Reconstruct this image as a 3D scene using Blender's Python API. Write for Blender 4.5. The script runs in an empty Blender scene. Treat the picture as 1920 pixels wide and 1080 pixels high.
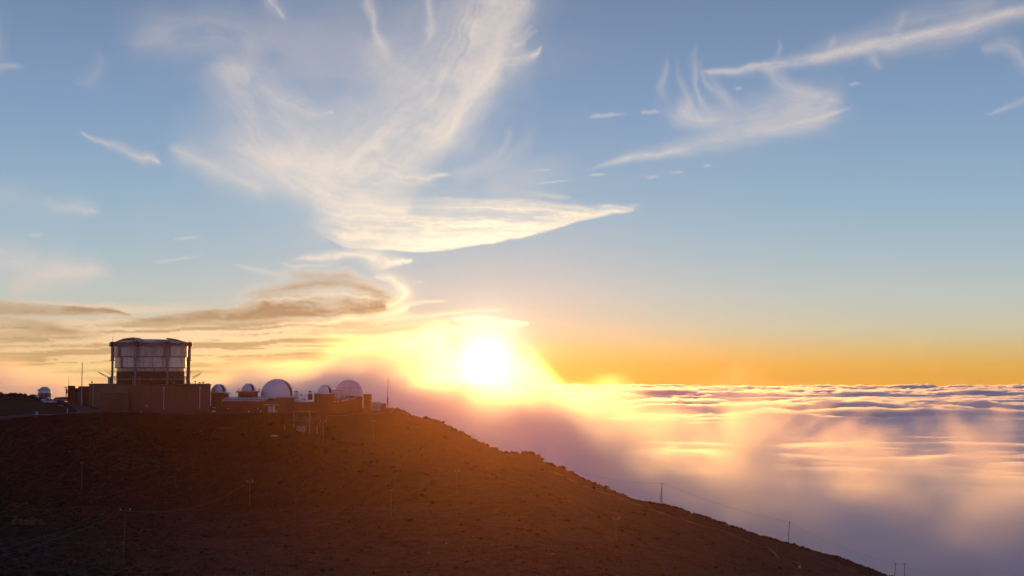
import bpy, bmesh, math, random
import numpy as np
from mathutils import Vector, Matrix

random.seed(7)
rng = np.random.default_rng(7)
scene = bpy.context.scene
COL = scene.collection

# ------------------------------------------------------------------ camera
FPX = 2900.0                                   # focal length in photograph pixels
HAZE_D, HAZE_G = 0.000021, 0.88
PITCH = math.atan(160.0 / FPX)
cam_data = bpy.data.cameras.new("camera")
cam_data.lens = FPX / 1920.0 * 36.0
cam_data.sensor_width = 36.0
cam_data.clip_start = 0.1
cam_data.clip_end = 300000.0
cam = bpy.data.objects.new("camera", cam_data)
COL.objects.link(cam)
cam.location = (0, 0, 0)
cam.rotation_euler = (math.radians(90) + PITCH, 0, 0)
scene.camera = cam

def D(x, y):
    """direction seen at photograph pixel (x, y), scaled to forward distance 1"""
    a, b = (x - 960.0) / FPX, (540.0 - y) / FPX
    f = math.cos(PITCH) - b * math.sin(PITCH)
    u = math.sin(PITCH) + b * math.cos(PITCH)
    return (a / f, u / f)

def P(x, y, d):
    a, u = D(x, y)
    return Vector((a * d, d, u * d))

# ------------------------------------------------------------------ light
SUN_AZ = math.atan((912 - 960) / FPX)           # to the right of +Y
SUN_EL = math.radians(1.0)
SUN_DIR = Vector((math.sin(SUN_AZ) * math.cos(SUN_EL), math.cos(SUN_AZ) * math.cos(SUN_EL), math.sin(SUN_EL)))

GLOW_EL = math.radians(0.36)                      # where the veiled disc glows in the mist
GLOW_DIR = Vector((math.sin(SUN_AZ) * math.cos(GLOW_EL), math.cos(SUN_AZ) * math.cos(GLOW_EL), math.sin(GLOW_EL)))
world = bpy.data.worlds.new("World")
scene.world = world
world.use_nodes = True
nt = world.node_tree
nt.nodes.clear()

class G:
    """small helper to write node graphs as expressions"""
    def __init__(self, tree): self.t = tree
    def n(self, kind, **kw):
        nd = self.t.nodes.new(kind)
        for k, v in kw.items(): setattr(nd, k, v)
        return nd
    def put(self, sock, v):
        if isinstance(v, bpy.types.NodeSocket): self.t.links.new(v, sock)
        elif v is not None: sock.default_value = v
    def m(self, op, a, b=None, c=None, clamp=False):
        nd = self.n('ShaderNodeMath', operation=op, use_clamp=clamp)
        self.put(nd.inputs[0], a)
        if b is not None: self.put(nd.inputs[1], b)
        if c is not None: self.put(nd.inputs[2], c)
        return nd.outputs[0]
    def v(self, op, a, b=None, scale=None):
        nd = self.n('ShaderNodeVectorMath', operation=op)
        self.put(nd.inputs[0], a)
        if b is not None: self.put(nd.inputs[1], b)
        if scale is not None: self.put(nd.inputs[3], scale)
        return nd.outputs['Value'] if op in ('DOT_PRODUCT', 'LENGTH', 'DISTANCE') else nd.outputs[0]
    def mix(self, f, a, b, blend='MIX'):
        nd = self.n('ShaderNodeMix', data_type='RGBA', blend_type=blend)
        self.put(nd.inputs[0], f)
        self.put(nd.inputs[6], a if not isinstance(a, tuple) else (*a[:3], 1))
        self.put(nd.inputs[7], b if not isinstance(b, tuple) else (*b[:3], 1))
        return nd.outputs[2]
    def ramp(self, f, stops, interp='LINEAR'):
        nd = self.n('ShaderNodeValToRGB')
        cr = nd.color_ramp; cr.interpolation = interp
        while len(cr.elements) < len(stops): cr.elements.new(0.5)
        for e, (p, c) in zip(cr.elements, stops):
            e.position = p; e.color = (*c[:3], 1)
        self.put(nd.inputs[0], f)
        return nd.outputs[0]
    def noise(self, vec, scale, detail=4, rough=0.5, dist=0.0, color=False):
        nd = self.n('ShaderNodeTexNoise')
        self.put(nd.inputs['Vector'], vec)
        nd.inputs['Scale'].default_value = scale
        nd.inputs['Detail'].default_value = detail
        nd.inputs['Roughness'].default_value = rough
        nd.inputs['Distortion'].default_value = dist
        return nd.outputs['Color' if color else 'Fac']
    def rng(self, f, a, b, c=0.0, d=1.0, smooth=False):
        nd = self.n('ShaderNodeMapRange')
        if smooth: nd.interpolation_type = 'SMOOTHSTEP'
        self.put(nd.inputs[0], f)
        for i, q in enumerate((a, b, c, d)): nd.inputs[i + 1].default_value = q
        return nd.outputs[0]

def srgb(r, g, b):
    f = lambda c: c / 12.92 if c <= 0.04045 else ((c + 0.055) / 1.055) ** 2.4
    return (f(r / 255), f(g / 255), f(b / 255))

def sky_radiance(g, dirv):
    """evening sky as seen along a direction: used by the world"""
    sep = g.n('ShaderNodeSeparateXYZ'); g.put(sep.inputs[0], dirv)
    z = g.m('MAXIMUM', sep.outputs[2], 0.0)
    t = g.m('POWER', z, 0.5)                     # more room for the stops near the horizon
    s = lambda v: math.sqrt(v)
    west = g.ramp(t, [(0.0, srgb(226, 168, 78)), (s(.006), srgb(226, 176, 92)), (s(.014), srgb(218, 188, 124)),
                      (s(.029), srgb(206, 202, 176)), (s(.05), srgb(194, 203, 200)), (s(.075), srgb(174, 196, 208)),
                      (s(.105), srgb(156, 187, 210)), (s(.17), srgb(133, 163, 200)),
                      (s(.24), srgb(116, 140, 176)), (s(.5), srgb(70, 92, 140)), (1.0, srgb(44, 60, 104))])
    east = g.ramp(t, [(0.0, srgb(124, 120, 152)), (s(.05), srgb(152, 138, 164)), (s(.12), srgb(150, 146, 178)),
                      (s(.3), srgb(118, 132, 174)), (s(.6), srgb(72, 92, 140)), (1.0, srgb(44, 60, 104))])
    # how far round the compass from the sun
    flat = g.v('NORMALIZE', g.v('MULTIPLY', dirv, (1, 1, 0)))
    ca = g.v('DOT_PRODUCT', flat, (math.sin(SUN_AZ), math.cos(SUN_AZ), 0.0))
    w = g.rng(ca, -0.6, 0.9, 0, 1, smooth=True)
    base = g.mix(w, east, west)
    # aureole of the low sun
    c = g.v('DOT_PRODUCT', dirv, tuple(GLOW_DIR))
    ang = g.m('ARCCOSINE', g.m('MINIMUM', c, 1.0))
    a1 = g.m('EXPONENT', g.m('MULTIPLY', g.m('POWER', g.m('DIVIDE', ang, math.radians(0.76)), 1.3), -1.0))
    a2 = g.m('EXPONENT', g.m('MULTIPLY', g.m('DIVIDE', ang, math.radians(1.4)), -1.0))
    a3 = g.m('EXPONENT', g.m('MULTIPLY', g.m('DIVIDE', ang, math.radians(7.0)), -1.0))
    def add(base, f, col):
        k = g.v('SCALE', col, scale=f)
        return g.v('ADD', base, k)
    r = add(base, a1, (4.2, 3.6, 2.6))
    r = add(r, a2, (.28, .21, .12))
    r = add(r, a3, (.03, .022, .02))
    return r

g = G(nt)
tc = g.n('ShaderNodeTexCoord')
direction = g.v('NORMALIZE', tc.outputs['Generated'])
rad = sky_radiance(g, direction)
nish = g.n('ShaderNodeTexSky', sky_type='NISHITA', sun_disc=False, sun_elevation=SUN_EL,
           sun_rotation=SUN_AZ, altitude=3000.0, air_density=1.0, dust_density=1.0, ozone_density=1.0)
bg1 = g.n('ShaderNodeBackground'); g.put(bg1.inputs[0], nish.outputs[0]); bg1.inputs[1].default_value = 0.01
bg2 = g.n('ShaderNodeBackground'); g.put(bg2.inputs[0], rad); bg2.inputs[1].default_value = 0.85
ad = g.n('ShaderNodeAddShader'); g.put(ad.inputs[0], bg1.outputs[0]); g.put(ad.inputs[1], bg2.outputs[0])
out = g.n('ShaderNodeOutputWorld'); g.put(out.inputs[0], ad.outputs[0])

sun_data = bpy.data.lights.new("sun", 'SUN')
sun_data.energy = 3.8
sun_data.angle = math.radians(0.53)
sun_data.color = (1.0, 0.42, 0.075)
sun = bpy.data.objects.new("sun", sun_data)
COL.objects.link(sun)
sun.rotation_euler = (-SUN_DIR).to_track_quat('-Z', 'Y').to_euler()

scene.view_settings.view_transform = 'Standard'
scene.view_settings.look = 'None'
scene.view_settings.exposure = 0.0
scene.view_settings.gamma = 1.0
scene.view_settings.use_curve_mapping = False
scene.render.engine = 'CYCLES'
cy = scene.cycles
cy.use_denoising = True
cy.denoiser = 'OPENIMAGEDENOISE'
cy.max_bounces = 10
cy.diffuse_bounces = 3
cy.glossy_bounces = 2
cy.transmission_bounces = 2
cy.volume_bounces = 8
cy.transparent_max_bounces = 16
cy.sample_clamp_indirect = 6.0
cy.volume_max_steps = 128

# ------------------------------------------------------------------ noise in numpy
_perm = np.random.default_rng(11).permutation(65536).astype(np.int64)
_val = np.random.default_rng(12).random(65536).astype(np.float32)
def vnoise(x, y, seed=0):
    xi = np.floor(x).astype(np.int64); yi = np.floor(y).astype(np.int64)
    fx = (x - xi).astype(np.float32); fy = (y - yi).astype(np.float32)
    fx = fx * fx * fx * (fx * (fx * 6 - 15) + 10); fy = fy * fy * fy * (fy * (fy * 6 - 15) + 10)
    def h(a, b): return _val[(_perm[(a + seed * 131) & 65535] + b * 57 + seed * 977) & 65535]
    return (h(xi, yi) * (1 - fx) + h(xi + 1, yi) * fx) * (1 - fy) + (h(xi, yi + 1) * (1 - fx) + h(xi + 1, yi + 1) * fx) * fy
def fbm(x, y, octaves=5, gain=0.5, seed=0, lac=2.03):
    r = 0.0; a = 1.0; s = 0.0
    for o in range(octaves):
        r = r + a * vnoise(x + 17.3 * o, y - 9.1 * o, seed + o); s += a; a *= gain; x = x * lac; y = y * lac
    return r / s
def billow(x, y, octaves=5, gain=0.5, seed=0):
    r = 0.0; a = 1.0; s = 0.0
    for o in range(octaves):
        r = r + a * (1 - np.abs(2 * vnoise(x + 17.3 * o, y - 9.1 * o, seed + o) - 1)); s += a; a *= gain; x = x * 2.03; y = y * 2.03
    return r / s
def sstep(a, b, x):
    t = np.clip((x - a) / (b - a), 0, 1); return t * t * (3 - 2 * t)

# ------------------------------------------------------------------ object helpers
def link(o, parent=None):
    COL.objects.link(o)
    if parent is not None: o.parent = parent
    return o
def tag(o, label=None, cat=None, group=None, kind=None):
    if label: o['label'] = label
    if cat: o['category'] = cat
    if group: o['group'] = group
    if kind: o['kind'] = kind
    return o
def empty(name, loc, rz=0.0):
    o = bpy.data.objects.new(name, None); o.location = loc; o.rotation_euler = (0, 0, rz)
    o.empty_display_size = 1.0
    return link(o)
def mesh_np(name, co, faces, mat=None, parent=None, smooth=False):
    me = bpy.data.meshes.new(name)
    co = np.asarray(co, dtype=np.float32).reshape(-1, 3); faces = np.asarray(faces, dtype=np.int32)
    me.vertices.add(len(co)); me.vertices.foreach_set('co', co.ravel())
    k = faces.shape[1]
    me.loops.add(faces.size); me.loops.foreach_set('vertex_index', faces.ravel())
    me.polygons.add(len(faces)); me.polygons.foreach_set('loop_start', np.arange(0, faces.size, k, dtype=np.int32))
    me.update(calc_edges=True); me.validate()
    if smooth: me.shade_smooth()
    o = bpy.data.objects.new(name, me)
    if mat: me.materials.append(mat)
    return link(o, parent)
def grid_faces(r, c):
    i = np.arange((r - 1) * (c - 1)); a = (i // (c - 1)) * c + i % (c - 1)
    return np.stack([a, a + 1, a + c + 1, a + c], 1)

def closed_slab(name, X, Y, Z, zbot, mat):
    """closed body: heightfield top, flat bottom, walls"""
    r, c = X.shape
    top = np.stack([X, Y, Z], -1).reshape(-1, 3)
    bot = np.stack([X, Y, np.full_like(X, zbot)], -1).reshape(-1, 3)
    n = r * c
    f = grid_faces(r, c)
    fb = (f + n)[:, ::-1]
    ring = np.concatenate([np.arange(c), np.arange(1, r) * c + c - 1, np.arange(c - 2, -1, -1) + (r - 1) * c, np.arange(r - 2, 0, -1) * c])
    nx = np.roll(ring, -1)
    w = np.stack([ring, ring + n, nx + n, nx], 1)
    return mesh_np(name, np.concatenate([top, bot]), np.concatenate([f, fb, w]), mat)

def cloud_closure(g, density, color, sharp=.88, wide=.25, share=.5):
    """droplets scatter in a narrow forward peak and a broad remainder"""
    a = g.n('ShaderNodeVolumeScatter'); b = g.n('ShaderNodeVolumeScatter')
    for q, an, k in ((a, sharp, share), (b, wide, 1 - share)):
        q.inputs['Color'].default_value = (*color, 1); q.inputs['Anisotropy'].default_value = an
        g.put(q.inputs['Density'], density * k if isinstance(density, float) else g.m('MULTIPLY', density, k))
    ad_ = g.n('ShaderNodeAddShader'); g.put(ad_.inputs[0], a.outputs[0]); g.put(ad_.inputs[1], b.outputs[0])
    o = g.n('ShaderNodeOutputMaterial'); g.put(o.inputs['Volume'], ad_.outputs[0])
def cloud_mat(name, density, color, **kw):
    m = bpy.data.materials.new(name); m.use_nodes = True
    g = G(m.node_tree); g.t.nodes.clear()
    cloud_closure(g, density, color, **kw)
    return m
def volume_mat(name, density, color, aniso):
    m = bpy.data.materials.new(name); m.use_nodes = True
    g = G(m.node_tree); g.t.nodes.clear()
    v = g.n('ShaderNodeVolumePrincipled')
    v.inputs['Color'].default_value = (*color, 1)
    v.inputs['Density'].default_value = density
    v.inputs['Anisotropy'].default_value = aniso
    o = g.n('ShaderNodeOutputMaterial'); g.put(o.inputs['Volume'], v.outputs[0])
    return m
# ------------------------------------------------------------------ sea of clouds
SEA = -800.0
def build_sea():
    naz, nd = 520, 620
    az = np.radians(np.linspace(-34, 34, naz))
    dd = np.geomspace(5000, 95000, nd)
    A, Dd = np.meshgrid(az, dd)
    X = np.tan(A) * Dd; Y = Dd
    wx = (fbm(X / 4600, Y / 6000, 4, seed=3) - .5) * 4200; wy = (fbm(X / 4600 + 50, Y / 6000, 4, seed=5) - .5) * 4200
    big = fbm((X + wx) / 11000, (Y + wy) / 9000, 3, seed=9)
    patch = sstep(.38, .62, fbm((X + wx * .5) / 6500, (Y + wy * .5) / 7500, 3, seed=14))
    mid = billow((X + wx) / 2600, (Y + wy) / 2300, 6, 0.58, seed=21)
    fine = billow((X + wx * .3) / 800, (Y + wy * .3) / 760, 5, .6, seed=23)
    far = sstep(12000, 45000, Y)
    Z = SEA + 230 * (big - .5) + (170 + 190 * far) * (mid - .55) * (0.45 + patch * 1.25) + (55 + 60 * far) * (fine - .55) * (.3 + patch)
    return closed_slab('cloud_sea', X, Y, Z, SEA - 900, cloud_mat('cloud_sea_vapour', 0.0050, (1, .93, .83), sharp=.8, wide=.3, share=.5))
sea = tag(build_sea(), 'sunlit sea of clouds stretching to the horizon beyond the mountain', kind='stuff')

# ------------------------------------------------------------------ fog bank behind the ridge
CREST = [(-260, 706), (0, 704), (150, 707), (260, 712), (340, 708), (400, 706), (450, 692), (520, 680), (600, 674), (700, 668), (780, 662), (830, 674), (870, 698),
         (912, 722), (950, 720), (985, 708), (1010, 712), (1040, 730), (1070, 746), (1100, 756), (1200, 775), (1300, 784), (1400, 788), (1600, 798), (1900, 818), (2300, 840)]
FOG_D = 1900.0
def build_fog():
    m = bpy.data.materials.new('fog_vapour'); m.use_nodes = True
    g = G(m.node_tree); g.t.nodes.clear()
    at = g.n('ShaderNodeAttribute', attribute_name='density').outputs['Fac']
    cloud_closure(g, at, (1, .925, .82), sharp=.93, wide=.40, share=.14)
    m.cycles.volume_step_rate = 3.0

    t = bpy.data.node_groups.new('fog_density', 'GeometryNodeTree')
    t.interface.new_socket('Geometry', in_out='OUTPUT', socket_type='NodeSocketGeometry')
    g = G(t)
    pos = g.n('GeometryNodeInputPosition').outputs[0]
    sep = g.n('ShaderNodeSeparateXYZ'); g.put(sep.inputs[0], pos)
    px = g.m('MULTIPLY_ADD', g.m('DIVIDE', sep.outputs[0], sep.outputs[1]), FPX, 960.0)
    fc = g.n('ShaderNodeFloatCurve')
    lo, hi = -260.0, 2300.0
    g.put(fc.inputs['Value'], g.rng(px, lo, hi))
    cu = fc.mapping.curves[0]
    pts = [((x - lo) / (hi - lo), (y - 600) / 400.0) for x, y in CREST]
    cu.points[0].location = pts[0]; cu.points[1].location = pts[-1]
    for q in pts[1:-1]: cu.points.new(*q)
    for q in cu.points: q.handle_type = 'AUTO'
    fc.mapping.update()
    row = g.m('MULTIPLY_ADD', fc.outputs[0], 400.0, 600.0 - 700.0)
    top = g.m('MULTIPLY', row, -FOG_D / FPX)          # height of the crest
    rise = g.rng(sep.outputs[1], 1000, FOG_D, -120, 0, smooth=True)
    fall = g.rng(sep.outputs[1], FOG_D, 3100, 0, -330, smooth=True)
    top = g.m('ADD', top, g.m('ADD', rise, fall))
    depth = g.m('SUBTRACT', top, sep.outputs[2])
    warp = g.v('SCALE', g.v('SUBTRACT', g.noise(g.v('MULTIPLY', pos, (1/300, 1/300, 1/200)), 1.0, 2, .5, color=True), (.5, .5, .5)), scale=160.0)
    p = g.v('MULTIPLY', g.v('ADD', pos, warp), (1/115, 1/180, 1/75))
    nz = g.noise(p, 1.0, 6, 0.6)
    big = g.noise(g.v('MULTIPLY', pos, (1/420, 1/420, 1/260)), 1.0, 1, 0.5)
    soft = g.m('MULTIPLY', g.rng(px, 1050, 1350, 60.0, 145.0), g.rng(px, 700, 860, 1.25, 1.0))
    k = g.m('ADD', g.m('MULTIPLY', g.m('SUBTRACT', nz, .54), g.m('MAXIMUM', g.rng(px, 800, 900, 3.4, 2.4), g.rng(px, 1020, 1150, 2.4, 4.4))), g.m('DIVIDE', g.m('ADD', depth, g.rng(px, 850, 950, 30.0, 30.0)), soft))
    k = g.m('ADD', k, g.m('MULTIPLY', g.m('SUBTRACT', big, .5), g.rng(px, 1020, 1150, 1.6, 2.0)))
    dens = g.m('POWER', g.rng(k, 0.05, 1.0, 0.0, 1.0), 1.35)
    full = g.rng(px, 900, 1500, .0165, .0135)
    blot = g.noise(g.v('MULTIPLY', g.v('ADD', pos, warp), (1/230, 1/300, 1/120)), 1.0, 3, .55)
    dens = g.m('MULTIPLY', dens, g.rng(blot, .32, .66, .45, 1.7))
    far = g.rng(sep.outputs[1], 2700, 3090, 1, 0)
    near = g.rng(sep.outputs[1], 1005, 1150, 0, 1)
    dens = g.m('MULTIPLY', g.m('MULTIPLY', dens, full), g.m('MULTIPLY', far, near))
    vc = g.n('GeometryNodeVolumeCube')
    g.put(vc.inputs['Density'], dens)
    vc.inputs['Min'].default_value = (-1300, 1000, -560)
    vc.inputs['Max'].default_value = (1500, 3100, 130)
    vc.inputs['Resolution X'].default_value = 420
    vc.inputs['Resolution Y'].default_value = 140
    vc.inputs['Resolution Z'].default_value = 120
    sm = g.n('GeometryNodeSetMaterial'); g.put(sm.inputs[0], vc.outputs[0]); sm.inputs['Material'].default_value = m
    go = g.n('NodeGroupOutput'); g.put(go.inputs[0], sm.outputs[0])
    me = bpy.data.meshes.new('fog_bank'); me.materials.append(m)
    o = link(bpy.data.objects.new('fog_bank', me))
    md = o.modifiers.new('density', 'NODES'); md.node_group = t
    return o
fog = tag(build_fog(), 'bank of fog rolling up behind the dark ridge below the sun', kind='stuff')
# ------------------------------------------------------------------ materials
def paint(name, col, rough=0.7, var=0.15, scale=0.6, metallic=0.0, streak=False, bump=0.0, spec=0.4, translucent=0.0):
    m = bpy.data.materials.new(name); m.use_nodes = True
    g = G(m.node_tree)
    b = m.node_tree.nodes['Principled BSDF']
    tc = g.n('ShaderNodeTexCoord')
    sc = (scale, scale, scale * (0.15 if streak else 1.0))
    p = g.v('MULTIPLY', tc.outputs['Object'], sc)
    nz = g.noise(p, 1.0, 5, 0.6)
    lo = tuple(c * (1 - var * 1.6) for c in col); hi = tuple(min(1, c * (1 + var)) for c in col)
    c = g.mix(g.rng(nz, .3, .7), lo, hi)
    g.put(b.inputs['Base Color'], c)
    g.put(b.inputs['Roughness'], g.rng(nz, .3, .7, max(0.05, rough - .08), min(1, rough + .08)))
    b.inputs['Metallic'].default_value = metallic
    b.inputs['Specular IOR Level'].default_value = spec
    if bump:
        bp = g.n('ShaderNodeBump'); bp.inputs['Strength'].default_value = bump; bp.inputs['Distance'].default_value = 0.05
        g.put(bp.inputs['Height'], g.noise(tc.outputs['Object'], scale * 8, 4, .6)); g.put(b.inputs['Normal'], bp.outputs[0])
    if translucent:
        o = [n for n in m.node_tree.nodes if n.type == 'OUTPUT_MATERIAL'][0]
        tr = g.n('ShaderNodeBsdfTranslucent'); g.put(tr.inputs[0], c)
        mx = g.n('ShaderNodeMixShader'); mx.inputs[0].default_value = translucent
        g.put(mx.inputs[1], b.outputs[0]); g.put(mx.inputs[2], tr.outputs[0]); g.put(o.inputs[0], mx.outputs[0])
    return m
M = dict(
    wall=paint('brown_render', (.22, .094, .06), .85, .13, .12, streak=True),
    wall2=paint('tan_render', (.18, .082, .045), .85, .2, .25, streak=True),
    wall3=paint('rust_render', (.145, .052, .032), .85, .2, .25, streak=True),
    dark=paint('dark_brown_steel', (.055, .03, .022), .7, .3, .5),
    post=paint('grey_painted_steel', (.25, .20, .19), .5, .3, .4, metallic=.3, streak=True),
    clad=paint('dull_aluminium_cladding', (.60, .47, .41), .40, .22, .35, metallic=.35, streak=True),
    clad2=paint('lower_aluminium_cladding', (.78, .63, .54), .36, .2, .3, metallic=.35),
    white=paint('white_dome_paint', (.76, .78, .82), .45, .06, .5),
    whitet=paint('white_fibreglass', (.78, .78, .84), .5, .05, .4, translucent=.25),
    trim=paint('pale_trim', (.62, .56, .52), .6, .12, .8),
    roof=paint('pale_grey_roofing', (.46, .43, .46), .6, .12, .4),
    slit=paint('dark_slit_lining', (.035, .022, .02), .8, .2, .6),
    carw=paint('white_car_paint', (.75, .75, .78), .25, .03, .6, spec=.6),
    glass=paint('dark_car_glass', (.02, .02, .025), .08, .1, 1, spec=.8),
    tyre=paint('black_rubber', (.02, .02, .02), .9, .2, 2),
    wood=paint('weathered_pole_wood', (.085, .048, .03), .85, .25, 1.2, streak=True),
    lead=paint('black_cable', (.03, .028, .03), .6, .1, 1),
    road=paint('asphalt', (.052, .030, .024), .9, .18, .2),
    track=paint('pale_cinder_track', (.075, .042, .030), .95, .25, .4),
    rock=paint('lava_rock', (.024, .0125, .0085), .95, .45, .9),
    rockp=paint('pale_lava_rock', (.09, .056, .044), .95, .35, .9),
    sign=paint('sign_face', (.5, .45, .45), .6, .1, 1),
    mark=paint('dark_lettering', (.06, .04, .035), .8, .1, 1),
)
def ground_mat():
    m = bpy.data.materials.new('cinder_slope'); m.use_nodes = True
    g = G(m.node_tree); b = m.node_tree.nodes['Principled BSDF']
    tc = g.n('ShaderNodeTexCoord'); p = tc.outputs['Object']
    big = g.noise(p, 1 / 70, 4, .6); mid = g.noise(p, 1 / 9, 6, .65); fin = g.noise(p, 1 / 1.2, 5, .65)
    c = g.mix(g.rng(big, .35, .65), (.010, .0046, .0030), (.028, .0120, .0062))
    c = g.mix(g.rng(mid, .45, .7), c, (.013, .0070, .0045))
    c = g.mix(g.m('MULTIPLY', g.rng(fin, .58, .72), .6), c, (.05, .030, .019))
    g.put(b.inputs['Base Color'], c)
    b.inputs['Roughness'].default_value = .95; b.inputs['Specular IOR Level'].default_value = .15
    bp = g.n('ShaderNodeBump'); bp.inputs['Strength'].default_value = .9; bp.inputs['Distance'].default_value = 1.2
    g.put(bp.inputs['Height'], g.m('ADD', mid, g.m('MULTIPLY', fin, .3))); g.put(b.inputs['Normal'], bp.outputs[0])
    return m

# ------------------------------------------------------------------ the mountain
def elev(y):            # slope of the line of sight through photograph row y
    b = (540.0 - y) / FPX
    f = math.cos(PITCH) - b * math.sin(PITCH)
    return (math.sin(PITCH) + b * math.cos(PITCH)) / f
def col_of(bear):       # photograph column of a bearing near the horizon
    return 960 + bear * FPX
crest_pts = np.array([(-6000, 760), (-600, 742), (0, 739), (30, 741), (70, 747), (100, 751), (135, 754), (180, 759), (250, 761), (560, 762), (600, 763), (690, 766), (735, 767), (752, 770),
    (770, 779), (790, 784), (805, 787), (822, 789), (835, 796), (850, 806), (870, 814), (890, 825), (905, 829), (925, 838), (945, 845), (975, 849), (1000, 852), (1012, 858), (1022, 868),
    (1045, 876), (1060, 880), (1080, 891), (1105, 902), (1140, 917), (1180, 931), (1215, 943), (1240, 948), (1265, 955), (1300, 966), (1350, 981), (1400, 998), (1475, 1018),
    (1540, 1040), (1600, 1060), (1660, 1081), (1920, 1165), (2600, 1330), (6500, 1500)], float)
keysX = np.array([-6000, 0, 130, 250, 560, 735, 900, 1000, 1240, 1475, 1660, 1920, 2600, 6500], float)
crestD = np.array([700, 610, 610, 640, 640, 598, 600, 610, 690, 760, 800, 850, 900, 900], float)
rows = [  # (photograph row, forward distance) from the break of slope down towards the camera, per key column
    [(784, 540), (785, 540), (779, 535), (772, 535), (777, 535), (776, 572), (842, 572), (861, 580), (958, 655), (1027, 725), (1088, 765), (1172, 810), (1336, 860), (1505, 860)],
    [(850, 505), (850, 505), (850, 510), (850, 515), (850, 520), (850, 530), (885, 530), (905, 530), (996, 560), (1050, 620), (1100, 650), (1182, 690), (1343, 720), (1510, 720)],
    [(950, 460), (950, 460), (950, 470), (950, 475), (950, 478), (950, 480), (955, 470), (965, 470), (1028, 470), (1068, 520), (1112, 540), (1190, 560), (1348, 560), (1515, 560)],
    [(1000, 395), (1000, 395), (1005, 400), (1005, 405), (1008, 410), (1010, 415), (1010, 410), (1015, 405), (1052, 400), (1086, 430), (1122, 440), (1198, 450), (1353, 450), (1518, 450)],
    [(1045, 290), (1045, 290), (1052, 300), (1055, 305), (1056, 310), (1056, 320), (1056, 330), (1058, 330), (1078, 330), (1106, 350), (1138, 350), (1210, 350), (1360, 350), (1522, 350)],
    [(1085, 235), (1085, 235), (1088, 245), (1090, 250), (1090, 262), (1090, 275), (1092, 280), (1094, 282), (1108, 285), (1132, 260), (1160, 260), (1230, 260), (1370, 260), (1528, 260)],
    [(1200, 150), (1200, 150), (1200, 150), (1200, 150), (1200, 160), (1200, 165), (1200, 165), (1200, 165), (1210, 168), (1220, 150), (1240, 150), (1300, 150), (1400, 150), (1535, 150)],
]
def build_heights():
    xs = np.concatenate([960 + FPX * np.tan(np.radians(np.linspace(-60, -24, 70)))[:-1], np.linspace(960 + FPX * math.tan(math.radians(-24)), -60, 60)[:-1], np.linspace(-60, 1980, 900),
                         np.linspace(1980, 960 + FPX * math.tan(math.radians(24)), 50)[1:], 960 + FPX * np.tan(np.radians(np.linspace(24, 60, 70)))[1:]])
    cy_ = np.interp(xs, crest_pts[:, 0], crest_pts[:, 1])
    cd = np.interp(xs, keysX, crestD)
    ev = np.vectorize(elev)
    dk, zk = [], []
    for r in rows:
        yy = np.interp(xs, keysX, [q[0] for q in r]); d_ = np.interp(xs, keysX, [q[1] for q in r])
        if r is rows[0]:
            right = sstep(735, 800, xs)
            yy = yy * (1 - right) + (cy_ + 9) * right
        dk.append(d_); zk.append(ev(yy) * d_)
    zc = ev(cy_) * cd
    one = np.ones_like(xs)
    near = [(60, -12.5), (20, -5.5), (4, -1.9), (-12, -1.8)]
    Dk = [one * d_ for d_, z_ in near[::-1]] + dk[::-1] + [cd, cd + 12, cd + 45, cd + 110, one * 935]
    flat = 1 - sstep(640, 760, xs)
    Zk = [one * z_ for d_, z_ in near[::-1]] + zk[::-1] + [zc, zc - 1.0 - 2 * (1 - flat), zc - 3 - 13 * (1 - flat), zc - 35 - 30 * (1 - flat), zc - 170]
    Dk = np.array(Dk); Zk = np.array(Zk)
    # sample rows: fine where the picture sees them
    n = Dk.shape[0]
    per = [3, 6, 14, 22, 60, 60, 60, 60, 60, 60, 40, 10, 14, 14, 14]
    T = np.concatenate([i + np.arange(p) / p for i, p in zip(range(n - 1), per)] + [[n - 1]])
    i0 = np.minimum(T.astype(int), n - 2); f = (T - i0)[:, None]
    # monotone smooth: blend of linear and eased
    Dg = Dk[i0] * (1 - f) + Dk[i0 + 1] * f
    Zg = Zk[i0] * (1 - f) + Zk[i0 + 1] * f
    # soften the creases along the distance
    for _ in range(6):
        Zg[1:-1] = np.where(np.abs(T[1:-1, None] - (n - 5)) < .12, Zg[1:-1], (Zg[:-2] + 2 * Zg[1:-1] + Zg[2:]) / 4)
    B = (xs[None, :] - 960) / FPX
    W = np.where(Dg > 30, Dg, 15 + Dg / 2)
    X = B * W; Y = Dg
    plateau = (sstep(528, 552, Y) * (1 - sstep(690, 720, xs))[None, :])
    rough = 1 - .93 * plateau
    near_f = sstep(10, 90, Y)
    Zg = Zg + rough * near_f * ((fbm(X / 38, Y / 38, 4, seed=51) - .5) * 3.4
        + (billow(X / 8, Y / 8, 4, .6, seed=53) - .6) * .95 + (fbm(X / 2.2, Y / 2.6, 3, .6, seed=57) - .5) * .75)
    left = (1 - sstep(60, 330, xs))[None, :] * near_f * (1 - plateau)
    Zg = Zg + left * (billow(X / 5, Y / 5, 4, .6, seed=58) - .6) * 1.5
    knoll = (1 - sstep(60, 95, xs))[None, :] * sstep(585, 606, Y) * (1 - sstep(616, 640, Y))
    Zg = Zg + knoll * (np.maximum(0, fbm(X / 1.5, Y / 2.5, 3, .6, seed=59) - .42) * 3.2)
    return xs, X, Y, Zg
HX, TX, TY, TZ = build_heights()
terrain = mesh_np('mountain_slope', np.stack([TX, TY, TZ], -1), grid_faces(*TX.shape), ground_mat(), smooth=True)
tag(terrain, 'dark red-brown cinder slope falling away to the right', kind='structure')

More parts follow.
